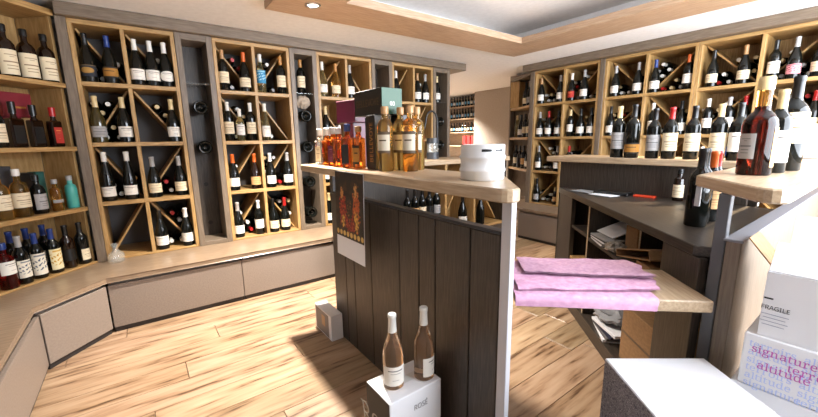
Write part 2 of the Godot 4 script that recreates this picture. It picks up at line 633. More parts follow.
# keep a standing bottle clear of the cell's sides
func in_cell(b: Array, E: Array) -> float:
	var c: int = b[2] - 1
	var e: Array = E[c / 2]
	var r: float = shape(b[3].kind, b[3].h).r * b[3].h / 0.30 + 0.003
	var lo: float = (e[0] + 0.026) if c % 2 == 0 else (e[1] + 0.013)
	var hi: float = (e[1] - 0.013) if c % 2 == 0 else (e[2] - 0.026)
	return clampf(b[1], lo + r, hi - r)

# where two bottles of one cell look alike, say which side of the cell each is on
func twin_word(T: Array, b: Array, E: Array) -> String:
	for q in T:
		if q[1] != b[1] and q[0] == b[0] and q[2] == b[2] and wine_label(q[3], "") == wine_label(b[3], ""):
			var divider: float = E[(b[2] - 1) / 2][1]
			return ", divider side" if absf(b[1] - divider) < absf(q[1] - divider) else ", outer side"
	return ""

# ------------------------------------------------------------------ racks
# One rack module of two columns and four rows, in its own frame: s to the right, front at local z = 0, back at -depth
func rack(label: String, at: Vector3, turn: float, edges: Array, diags: Array, back: Material, axis: String, posts: Array) -> void:
	var depth := 0.425
	var t := thing("wine_rack", label, "wine rack", at, turn, "oak wine racks along the walls")
	var wx: Material = mats["oak_" + axis]
	var wy: Material = mats["oak_y"]
	var s0: float = edges[0]
	var s1: float = edges[1]
	var s2: float = edges[2]
	var th := 0.013
	board(t, "back_panel", Vector3(s0, 0.392, -depth - 0.012), Vector3(s2, TOP_Y, -depth), back)
	board(t, "top_board", Vector3(s0, TOP_Y - 0.03, -depth), Vector3(s2, TOP_Y, 0.0), wx)
	for r in [1, 2, 3]:
		board(t, "shelf", Vector3(s0 + 2 * th, ROWS[r] - 0.015, -depth), Vector3(s2 - 2 * th, ROWS[r] + 0.015, -0.0005), wx)
	board(t, "bottom_board", Vector3(s0 + 2 * th, 0.391, -depth), Vector3(s2 - 2 * th, 0.408, -0.0005), wx)
	board(t, "side_panel", Vector3(s0, 0.391, -depth), Vector3(s0 + 2 * th, TOP_Y - 0.03, 0), wy)
	board(t, "side_panel", Vector3(s2 - 2 * th, 0.391, -depth), Vector3(s2, TOP_Y - 0.03, 0), wy)
	for r in range(1, 5):
		var lo: float = ROWS[r] + 0.015
		var hi: float = TOP_Y - 0.03 if r == 1 else ROWS[r - 1] - 0.015
		board(t, "divider", Vector3(s1 - th, lo, -depth), Vector3(s1 + th, hi, -0.001), wy)
		for c in 2:
			var a: float = (s0 + 2 * th) if c == 0 else (s1 + th)
			var b: float = (s1 - th) if c == 0 else (s2 - 2 * th)
			var d: String = diags[r - 1][c]
			var w := b - a
			var h := hi - lo
			var ang := atan2(h, w)
			var len := sqrt(w * w + h * h) - 0.022
			var st_key := "diag_%.3f_%.3f" % [len, depth]
			if not meshes.has(st_key):
				meshes[st_key] = cbox(len, 0.014, depth - 0.11, 0.002)
			part(t, "diagonal_board", meshes[st_key], mats.oak_local, Vector3((a + b) / 2.0, (lo + hi) / 2.0, -0.105 - (depth - 0.11) / 2.0), Vector3(0, 0, ang if d == "/" else -ang))

func lying_in(edges: Array, diags: Array, counts: Array, wall: int, first: int, from: String) -> void:
	# counts[r][c] = [above, below]
	for r in range(1, 5):
		var lo: float = ROWS[r] + (0.015 if r < 4 else 0.019)
		var hi: float = TOP_Y - 0.03 if r == 1 else ROWS[r - 1] - 0.015
		for c in 2:
			var a: float = (edges[0] + 0.026) if c == 0 else (edges[1] + 0.013)
			var b: float = (edges[1] - 0.013) if c == 0 else (edges[2] - 0.026)
			for up in 2:
				var many: int = counts[r - 1][c][up]
				var above := up == 0
				for p in pack(a, b, lo, hi, diags[r - 1][c], above, many, 0.0375):
					var label := "dark bottle lying neck-out %s the diagonal board, %s, %s cell from the %s" % ["above" if above else "below", ROW_WORD[r], NTH[first + c], from]
					var cap: String = ["white", "silver", "cream", "white", "white", "cream", "red"][rng.randi() % 7]
					if wall == 0:
						lying_bottle(Vector3(p.x, p.y, RACK_Z - 0.406 + rng.randf_range(0, 0.006)), Vector3(PI / 2, 0, 0), cap, label, "bottles lying in the back wall racks")
					else:
						lying_bottle(Vector3(RACK_X + 0.406 - rng.randf_range(0, 0.006), p.y, p.x), Vector3(0, 0, PI / 2), cap, label, "bottles lying in the side wall racks")

# a narrow dark display column between two racks
func column(near: String, label: String, x0: float, x1: float, pegs: Array, holes: Array, shelf_y: float) -> void:
	var t := thing("display_column", label, "display column", Vector3(0, 0, RACK_Z), 0.0, "dark display columns between the racks")
	var post := 0.042
	var depth := 0.235
	board(t, "post", Vector3(x0, 0.391, -0.425), Vector3(x0 + post, TOP_Y + 0.002, 0.006), mats.ash_y)
	board(t, "post", Vector3(x1 - post, 0.391, -0.425), Vector3(x1, TOP_Y + 0.002, 0.006), mats.ash_y)
	board(t, "head_board", Vector3(x0 + post, TOP_Y - 0.045, -0.425), Vector3(x1 - post, TOP_Y + 0.002, 0.004), mats.ash_x)
	board(t, "foot_board", Vector3(x0 + post, 0.391, -0.425), Vector3(x1 - post, 0.425, 0.004), mats.ash_x)
	board(t, "back_panel", Vector3(x0 + post, 0.425, -depth - 0.015), Vector3(x1 - post, TOP_Y - 0.045, -depth), mats.wenge_y)
	var mid := (x0 + x1) / 2.0
	if shelf_y > 0.0:
		board(t, "glass_shelf", Vector3(x0 + post + 0.001, shelf_y - 0.006, -depth + 0.002), Vector3(x1 - post - 0.001, shelf_y, -0.01), mats.pane, 0.001)
	for y in holes:
		part(t, "peg_hole", lathe("hole", [Vector2(0, 0), Vector2(0.019, 0), Vector2(0.019, 0.002), Vector2(0.0, 0.0021)], 14), mats.black, Vector3(mid, y, -depth), Vector3(PI / 2, 0, 0))
	for y in pegs:
		var root := thing("pegged_bottle", "dark magnum held by its neck, base out, %s in column %s" % [["topmost", "second down", "third down", "lowest"][pegs.find(y)], near], "bottle", Vector3(mid, y, RACK_Z - depth + 0.228), 0.0, "bottles pegged in the display columns")
		root.rotation = Vector3(-PI / 2, 0, 0)
		var pr := [Vector2(0, 0.035), Vector2(0.012, 0.033), Vector2(0.024, 0.022), Vector2(0.033, 0.006), Vector2(0.039, 0.0005), Vector2(0.046, 0.0), Vector2(0.053, 0.006), Vector2(0.055, 0.014), Vector2(0.055, 0.10), Vector2(0.050, 0.135), Vector2(0.034, 0.17), Vector2(0.020, 0.2), Vector2(0.017, 0.222), Vector2(0, 0.222)]
		part(root, "body", lathe("pegged", pr, 24), mats.wine_glass_dark)
		part(root, "capsule", lathe("pegcap", [Vector2(0, 0.195), Vector2(0.0235, 0.195), Vector2(0.0212, 0.2), Vector2(0.0185, 0.2225), Vector2(0, 0.2225)], 16), mats.cap_gold)

# ------------------------------------------------------------------ the scene
func _ready() -> void:
	rng.seed = 77
	camera_and_light()
	make_materials()
	shell()
	lamps()
	back_wall()
	side_wall()
	corner_shelves()
	far_room()
	island()
	gondola()
	cash_desk()
	boxes()

func camera_and_light() -> void:
	var cam := Camera3D.new()
	cam.name = "camera"
	add_child(cam)
	cam.transform = Transform3D(Basis(Vector3(0.80297731, -0.01439439, 0.59583574), Vector3(0.12165279, 0.9826203, -0.14020677), Vector3(-0.58346211, 0.18506794, 0.79077293)), Vector3(0, 1.25, 0))
	cam.fov = 59.72
	cam.near = 0.02
	cam.far = 60.0
	cam.current = true

	var env := Environment.new()
	env.background_mode = Environment.BG_SKY
	var sm := ProceduralSkyMaterial.new()
	sm.sky_top_color = Color(0.62, 0.74, 0.92)
	sm.sky_horizon_color = Color(0.86, 0.90, 0.96)
	sm.ground_horizon_color = Color(0.62, 0.62, 0.62)
	sm.ground_bottom_color = Color(0.42, 0.42, 0.42)
	sm.sun_angle_max = 0.0
	var sky := Sky.new()
	sky.sky_material = sm
	env.sky = sky
	env.background_energy_multiplier = 1.2
	env.tonemap_mode = Environment.TONE_MAPPER_LINEAR
	env.tonemap_exposure = 1.05
	env.sdfgi_enabled = true
	env.ssao_enabled = true
	env.ssil_enabled = true
	var we := WorldEnvironment.new()
	we.name = "environment"
	we.environment = env
	add_child(we)

	# daylight that comes in through the shop window
	var day := AreaLight3D.new()
	day.name = "window_daylight"
	day.area_size = Vector2(3.3, 1.5)
	day.light_color = Color(0.93, 0.96, 1.0)
	day.light_energy = 32.0
	day.shadow_enabled = true
	add_child(day)
	day.position = Vector3(2.82, 1.53, 0.80)
	day.rotation = Vector3(0, 0, 0)

func lamps() -> void:
	# recessed downlights: one in the wooden ceiling frame in view, the others further along it
	var spots := [
		[Vector3(1.035, 2.12, -2.42), 22.0, "round recessed downlight in the wooden ceiling frame above the island", Color(1.0, 0.965, 0.92)],
		[Vector3(3.2, 2.12, -0.45), 12.0, "round recessed downlight in the wooden ceiling frame above the bar shelf", Color(1.0, 0.90, 0.74)],
		[Vector3(3.95, CEILING_Y, -4.6), 7.0, "round recessed downlight in the passage ceiling", Color(1.0, 0.965, 0.92)],
		[Vector3(5.0, CEILING_Y, -5.6), 24.0, "round recessed downlight before the far bottle shelves", Color(1.0, 0.965, 0.92)],
	]
	for s in spots:
		var at: Vector3 = s[0]
		var t := thing("downlight", s[2], "lamp", at)
		part(t, "trim_ring", lathe("ring", [Vector2(0.034, -0.001), Vector2(0.036, -0.006), Vector2(0.048, -0.006), Vector2(0.052, -0.001), Vector2(0.034, -0.001)], 24), mats.metal)
		var glow := plain("lamp_glow", Color(1, 1, 1), 0.5)
		glow.emission_enabled = true
		glow.emission = Color(1.0, 0.965, 0.92)
		glow.emission_energy_multiplier = 6.0
		part(t, "lens", lathe("lens", [Vector2(0.0, -0.004), Vector2(0.033, -0.003), Vector2(0.034, -0.0005), Vector2(0.0, -0.0005)], 24), glow)
		var l := SpotLight3D.new()
		l.name = "lamp_beam"
		l.light_color = s[3]
		l.light_energy = s[1]
		l.light_size = 0.03
		l.spot_angle = 56.0
		l.spot_angle_attenuation = 0.75
		l.spot_range = 12.0
		l.spot_attenuation = 2.0
		l.shadow_enabled = true
		t.add_child(l)
		l.position = Vector3(0, -0.012, 0)
		l.rotation = Vector3(-PI / 2, 0, 0)

func shell() -> void:
	# floor: a slab with planks on it
	var floor_ := struct("floor", cbox(8.6, 0.1, 9.2, 0.0), mats.plank_3, Vector3(2.7, -0.064, -2.6))
	var widths := 0.186
	var z := 0.84
	var row := 0
	while z > -6.5:
		var x := -1.1 + fmod(row * 0.73, 1.5) - 1.5
		var lim := 4.62 if z > -3.2 else 5.9
		var begin := -0.75 if z > -3.1 else 3.0
		while x < lim:
			var len: float = [1.5, 1.75, 1.3][(row * 2 + int(x * 3.0 + 30.0)) % 3]
			var a := maxf(x, begin)
			var b := minf(x + len, lim)
			if b - a > 0.12:
				var o := part(floor_, "plank", cbox(snappedf(b - a, 0.01) - 0.003, 0.014, widths - 0.0025, 0.0012), mats["plank_%d" % ((row * 5 + int(absf(x) * 7.0)) % 6)], Vector3((a + b) / 2.0 - 2.7, 0.057, z - widths / 2.0 + 2.6))
			x += len
		z -= widths
		row += 1
	# walls
	struct("wall_back", cbox(4.6, 2.6, 0.1, 0.0), mats.brown_wall_paint, Vector3(0.92, 1.2, -3.945))
	struct("wall_left", cbox(0.1, 2.6, 4.9, 0.0), mats.ceiling_paint, Vector3(-1.35, 1.2, -1.48))
	struct("wall_right", cbox(0.1, 2.6, 4.57, 0.0), mats.brown_wall_paint, Vector3(4.72, 1.2, -1.315))
	struct("wall_passage", cbox(0.12, 2.6, 1.65, 0.0), mats.brown_wall_paint, Vector3(5.6, 1.2, -4.43))
	struct("wall_passage_end", cbox(1.1, 2.6, 0.1, 0.0), mats.brown_wall_paint, Vector3(5.22, 1.2, -3.65))
	struct("wall_far", cbox(4.0, 2.6, 0.1, 0.0), mats.ceiling_paint, Vector3(4.6, 1.2, -6.85))
	struct("wall_far_side", cbox(0.1, 2.6, 2.0, 0.0), mats.ceiling_paint, Vector3(6.2, 1.2, -5.9))
	struct("wall_far_left", cbox(0.1, 2.6, 3.0, 0.0), mats.ceiling_paint, Vector3(2.8, 1.2, -5.4))
	# front wall with the shop window
	var st := start()
	add_box(st, Vector3(2.5, 2.6, 0.12), 0.0, Vector3(-0.15, 1.2, 0.91))
	add_box(st, Vector3(0.22, 2.6, 0.12), 0.0, Vector3(4.66, 1.2, 0.91))
	add_box(st, Vector3(3.45, 0.75, 0.12), 0.0, Vector3(2.825, 0.375, 0.91))
	add_box(st, Vector3(3.45, 0.25, 0.12), 0.0, Vector3(2.825, 2.425, 0.91))
	struct("wall_front", st.commit(), mats.ceiling_paint)
	var w := Node3D.new()
	w.name = "window_1"
	w.set_meta("kind", "structure")
	add_child(w)
	for x in [1.126, 2.26, 3.39, 4.524]:
		board(w, "mullion", Vector3(x - 0.025, 0.75, 0.88), Vector3(x + 0.025, 2.3, 0.94), mats.ash_y)
	for y in [0.776, 2.274]:
		board(w, "rail", Vector3(1.152, y - 0.025, 0.89), Vector3(4.498, y + 0.025, 0.93), mats.ash_x)
	for x in [1.693, 2.825, 3.957]:
		board(w, "pane", Vector3(x - 0.537, 0.803, 0.907), Vector3(x + 0.537, 2.247, 0.913), mats.pane, 0.0)
	# ceiling with a raised tray; a wooden frame hangs round the tray's opening
	var ox0 := 0.80
	var ox1 := 3.41
	var oz0 := -2.67
	var oz1 := 0.85
	st = start()
	var cy := CEILING_Y + 0.06
	add_box(st, Vector3(8.6, 0.12, 4.4), 0.0, Vector3(2.7, cy, oz0 - 2.2))
	add_box(st, Vector3(ox0 + 1.6, 0.12, oz1 - oz0), 0.0, Vector3((ox0 - 1.6) / 2.0, cy, (oz0 + oz1) / 2.0))
	add_box(st, Vector3(7.0 - ox1, 0.12, oz1 - oz0), 0.0, Vector3((7.0 + ox1) / 2.0, cy, (oz0 + oz1) / 2.0))
	add_box(st, Vector3(ox1 - ox0 + 0.24, 0.1, oz1 - oz0 + 0.24), 0.0, Vector3((ox0 + ox1) / 2.0, 2.39, (oz0 + oz1) / 2.0))
	add_box(st, Vector3(0.12, 0.11, oz1 - oz0 + 0.24), 0.0, Vector3(ox0 - 0.06, 2.285, (oz0 + oz1) / 2.0))
	add_box(st, Vector3(0.12, 0.11, oz1 - oz0 + 0.24), 0.0, Vector3(ox1 + 0.06, 2.285, (oz0 + oz1) / 2.0))
	add_box(st, Vector3(ox1 - ox0, 0.11, 0.12), 0.0, Vector3((ox0 + ox1) / 2.0, 2.285, oz0 - 0.06))
	struct("ceiling", st.commit(), mats.ceiling_paint)
	var fr := Node3D.new()
	fr.name = "trim_1"
	fr.set_meta("kind", "structure")
	add_child(fr)
	var wd := 0.40
	board(fr, "frame_board", Vector3(ox0, 2.12, oz0), Vector3(ox1, 2.175, oz0 + wd), mats.beech_x)
	board(fr, "frame_board", Vector3(ox0, 2.12, oz0 + wd), Vector3(ox0 + wd, 2.175, oz1 - 0.02), mats.beech_z)
	board(fr, "frame_board", Vector3(ox1 - wd, 2.12, oz0 + wd), Vector3(ox1, 2.175, oz1 - 0.02), mats.beech_z)
	# cornices over the racks
	struct("trim_2", cbox(3.74, 0.082, 0.52, 0.004), mats.ash_x, Vector3(1.55, 2.128, -3.65))
	struct("trim_3", cbox(0.56, 0.082, 3.9, 0.004), mats.ash_z, Vector3(4.39, 2.128, -1.12))

# ------------------------------------------------------------------ back wall
func back_wall() -> void:
	var E := [[-0.272, 0.018, 0.334], [0.593, 0.905, 1.215], [1.475, 1.788, 2.078], [2.342, 2.641, 2.923]]
	var D := [
		[["\\", "\\"], ["/", "\\"], ["\\", "/"], ["/", "\\"]],
		[["\\", "/"], ["\\", "\\"], ["/", "/"], ["/", "\\"]],
		[["/", "\\"], ["\\", "/"], ["/", "\\"], ["\\", "/"]],
		[["/", "\\"], ["\\", "/"], ["/", "\\"], ["\\", "/"]]]
	var C := [
		[[[1, 4], [2, 3]], [[4, 4], [3, 0]], [[1, 3], [0, 4]], [[0, 0], [4, 3]]],
		[[[3, 3], [3, 2]], [[3, 3], [0, 2]], [[2, 0], [4, 3]], [[2, 4], [4, 3]]],
		[[[0, 1], [0, 0]], [[1, 2], [1, 1]], [[2, 2], [1, 1]], [[2, 2], [1, 1]]],
		[[[1, 0], [3, 2]], [[2, 2], [2, 2]], [[1, 1], [1, 1]], [[1, 1], [1, 1]]]]
	var names := ["oak wine rack of eight cells next to the corner spirits shelves", "oak wine rack between the column with two peg holes and the column with wrapped bottle", "oak wine rack behind the whisky bottles on the island", "oak wine rack at the passage end of the back wall"]
	for k in 4:
		rack(names[k], Vector3(0, 0, RACK_Z), 0.0, E[k], D[k], mats.back_grey if k < 2 else mats.oak_y, "x", [])
		lying_in(E[k], D[k], C[k], 0, k * 2, "spirits corner")
	var post := thing("corner_post", "grey oak post between the spirits corner and the first rack", "post", Vector3(0, 0, RACK_Z))
	board(post, "post_board", Vector3(-0.328, 0.391, -0.3), Vector3(-0.273, TOP_Y + 0.002, 0.006), mats.ash_y)
	column("with empty peg holes", "dark grey display column with empty peg holes near the floor", 0.336, 0.591, [1.535, 1.215], [0.889, 0.54], 1.722)
	column("with crumpled tissue", "dark grey display column with a bottle on a glass shelf", 1.217, 1.473, [1.49, 1.20, 0.86, 0.55], [], 1.70)
	column("behind the green-ended box", "dark grey display column behind the green-ended box", 2.08, 2.34, [1.3, 0.95], [], 1.70)
	column("by the passage", "dark grey display column at the passage end of the racks", 2.925, 3.19, [1.47, 1.19, 0.9], [], 1.70)

	# standing bottles: row, x, cell counted from the spirits corner, look
	var W := "white"
	var S := "slope-shouldered"
	var Q := "square-shouldered"
	var L := "slender"
	var T := [
		[1, -0.226, 1, {"kind": S, "lab": "navy", "cap": "black", "word": "navy"}], [1, -0.079, 1, {"kind": S, "lab": "gold", "cap": "blue", "word": "gold band"}],
		[1, 0.078, 2, {"kind": S, "lab": W, "cap": W}], [1, 0.1715, 2, {"kind": S, "lab": W, "cap": W}], [1, 0.270, 2, {"kind": S, "lab": W, "cap": W, "oval": true, "word": "oval white"}],
		[2, -0.205, 1, {"kind": S, "glass": "wine_glass_olive", "lab": "grey", "cap": "cream"}], [2, -0.045, 1, {"kind": S, "lab": W, "cap": "cream"}],
		[2, 0.262, 2, {"kind": S, "lab": W, "cap": "cream"}],
		[3, -0.205, 1, {"kind": L, "lab": W, "cap": W, "h": 0.36}], [3, -0.068, 1, {"kind": L, "lab": W, "cap": W, "h": 0.36}],
		[3, 0.086, 2, {"kind": S, "lab": "cream", "cap": "silver"}], [3, 0.262, 2, {"kind": S, "lab": "cream", "cap": "silver"}],
		[4, 0.084, 2, {"kind": S, "lab": W, "cap": "black"}], [4, 0.262, 2, {"kind": S, "lab": W, "cap": W}],
		[1, 0.665, 3, {"kind": Q, "lab": "cream", "cap": "tan", "l1": 0.15}], [1, 0.832, 3, {"kind": S, "lab": "cream", "cap": "orange"}],
		[1, 0.968, 4, {"kind": L, "glass": "white_wine", "lab": "blue", "cap": W, "l0": 0.08, "l1": 0.19}], [1, 1.145, 4, {"kind": Q, "lab": "cream", "cap": "gold", "l1": 0.16}],
		[2, 0.665, 3, {"kind": Q, "lab": "cream", "cap": W, "l1": 0.16}], [2, 0.758, 3, {"kind": Q, "glass": "white_wine", "lab": W, "cap": W, "h": 0.27, "l1": 0.14}], [2, 0.849, 3, {"kind": Q, "lab": "cream", "cap": W, "l1": 0.16}],
		[2, 0.972, 4, {"kind": L, "glass": "white_wine", "lab": W, "cap": W, "l1": 0.13}],
		[3, 0.665, 3, {"kind": S, "lab": W, "cap": "orange"}], [3, 0.845, 3, {"kind": S, "glass": "wine_glass_brown", "lab": "tan", "cap": "orange"}],
		[3, 0.983, 4, {"kind": S, "lab": W, "cap": W}], [3, 1.143, 4, {"kind": S, "lab": W, "cap": "silver"}],
		[4, 0.665, 3, {"kind": S, "lab": W, "cap": "silver"}], [4, 0.842, 3, {"kind": Q, "lab": W, "cap": W}],
		[4, 0.976, 4, {"kind": S, "lab": "cream", "cap": "black"}], [4, 1.085, 4, {"kind": S, "lab": "cream", "cap": "red"}],
		[1, 1.545, 5, {"kind": S, "glass": "white_wine", "lab": W, "cap": W}], [1, 1.690, 5, {"kind": S, "glass": "whisky", "lab": "cream", "cap": "gold"}], [1, 1.848, 6, {"kind": S, "lab": W, "cap": "silver"}],
		[2, 1.56, 5, {"kind": S, "lab": W, "cap": "cream"}], [3, 1.545, 5, {"kind": S, "lab": W, "cap": "black"}], [4, 1.545, 5, {"kind": S, "lab": W, "cap": "cream"}], [3, 1.68, 5, {"kind": Q, "lab": "cream", "cap": "red"}],
		[1, 2.424, 7, {"kind": S, "lab": W, "cap": W}], [1, 2.727, 8, {"kind": S, "lab": W, "cap": "tan"}], [1, 2.845, 8, {"kind": S, "lab": W, "cap": "silver"}],
		[2, 2.74, 8, {"kind": S, "lab": W, "cap": "cream"}], [2, 2.43, 7, {"kind": Q, "lab": "cream", "cap": "red"}],
	]
	for b in T:
		var o: Dictionary = b[3]
		var r: int = b[0]
		if not o.has("h"):
			o.h = 0.325 if r < 3 else 0.315
		var place := "%s, %s cell from spirits corner" % [ROW_WORD[r], NTH[b[2] - 1]]
		place += twin_word(T, b, E)
		bottle(Vector3(in_cell(b, E), ROWS[r] + (0.0155 if r < 4 else 0.0185), RACK_Z - 0.052), 0.0, o, wine_label(o, place), "bottles standing in the back wall racks")
	bottle(Vector3(1.345, 1.7005, RACK_Z - 0.09), 0.0, {"kind": Q, "lab": "cream", "cap": "gold", "h": 0.31, "l1": 0.16}, "dark bottle, cream label, gold capsule, on the glass shelf of a dark column", "bottles on glass shelves")
	bottle(Vector3(3.06, 1.7005, RACK_Z - 0.09), 0.0, {"kind": S, "lab": "white", "cap": "cream", "h": 0.31}, "dark bottle, white label, cream capsule, on the column's glass shelf by the passage", "bottles on glass shelves")
	# crumpled tissue on the neck of a pegged bottle
	var st := start()
	var n := FastNoiseLite.new()
	n.seed = 5
	n.frequency = 22.0
	for i in 10:
		for j in 16:
			var q := []
			for w in [[i, j], [i + 1, j], [i + 1, j + 1], [i, j + 1]]:
				var th: float = PI * w[0] / 10.0
				var ph: float = TAU * (w[1] % 16) / 16.0
				var d := Vector3(sin(th) * cos(ph), cos(th), sin(th) * sin(ph))
				q.append(d * Vector3(0.07, 0.06, 0.05) * (1.0 + 0.35 * n.get_noise_3d(d.x, d.y, d.z)))
			quad(st, q[0], q[1], q[2], q[3], (q[0] + q[2]))
	solo("crumpled_paper", st.commit(), plain("crumple", Color(0.66, 0.60, 0.53), 0.8), Vector3(1.345, 1.622, RACK_Z - 0.075), 0.0, "crumpled beige tissue paper under the glass shelf of a dark column", "paper")

	# low cabinets and worktop
	var ends := [[-0.262, 0.559], [0.563, 1.52], [1.524, 2.48], [2.484, 3.19]]
	var where := ["taupe base cabinet below the first rack beside the angled corner", "taupe base cabinet below the column with two peg holes", "taupe base cabinet hidden partly by the island", "taupe base cabinet at the passage end of the back wall"]
	for k in 4:
		base_cabinet(where[k], Vector3((ends[k][0] + ends[k][1]) / 2.0, 0, -3.005), 0.0, ends[k][1] - ends[k][0], 0.86)
	var c0 := Vector2(-0.266, -3.0)
	var c1 := Vector2(-0.538, -2.702)
	var mid := (c0 + c1) / 2.0
	base_cabinet("narrow taupe corner cabinet set at an angle below the spirits", Vector3(mid.x, 0, mid.y), deg_to_rad(47.6), c0.distance_to(c1) - 0.008, 0.25)
	base_cabinet("taupe base cabinet along the left wall beside the angled corner", Vector3(-0.54, 0, -2.2), PI / 2, 0.99, 0.55)
	base_cabinet("taupe base cabinet further along the left wall", Vector3(-0.54, 0, -1.2), PI / 2, 0.99, 0.55)
	var wt := PackedVector2Array([Vector2(3.2, -3.0), Vector2(-0.262, -2.99), Vector2(-0.556, -2.685), Vector2(-0.54, -0.7), Vector2(-1.29, -0.7), Vector2(-1.29, -3.88), Vector2(3.2, -3.88)])
	solo("worktop", prism(wt, 0.356, 0.39, 0.003), mats.tan_x, Vector3.ZERO, 0.0, "long light oak worktop under the racks along the back wall", "worktop")
	# glass decanter on the worktop
	var dpr := [Vector2(0, 0), Vector2(0.047, 0), Vector2(0.052, 0.006), Vector2(0.052, 0.05), Vector2(0.045, 0.065), Vector2(0.022, 0.085), Vector2(0.016, 0.10), Vector2(0.017, 0.115), Vector2(0.027, 0.135), Vector2(0.024, 0.135), Vector2(0.013, 0.112), Vector2(0.012, 0.1), Vector2(0.019, 0.083), Vector2(0.042, 0.06), Vector2(0.046, 0.05), Vector2(0.046, 0.012), Vector2(0, 0.012)]
	solo("decanter", lathe("decanter", dpr, 24), mats.pane, Vector3(-0.215, 0.3905, -3.39), 0.0, "small clear glass decanter on the oak worktop by the corner post", "decanter")

func base_cabinet(label: String, at: Vector3, turn: float, width: float, depth: float) -> void:
	var t := thing("base_cabinet", label, "cabinet", at, turn, "taupe base cabinets under the worktop")
	board(t, "carcass", Vector3(-width / 2 + 0.004, 0.0, -depth), Vector3(width / 2 - 0.004, 0.352, -0.03), mats.taupe_laminate)
	board(t, "front_panel", Vector3(-width / 2, 0.035, -0.022), Vector3(width / 2, 0.333, 0.0), mats.taupe_laminate)
	board(t, "plinth", Vector3(-width / 2 + 0.002, 0.0, -0.029), Vector3(width / 2 - 0.002, 0.034, -0.012), plain("plinth", Color(0.22, 0.21, 0.215), 0.35, 0.4))

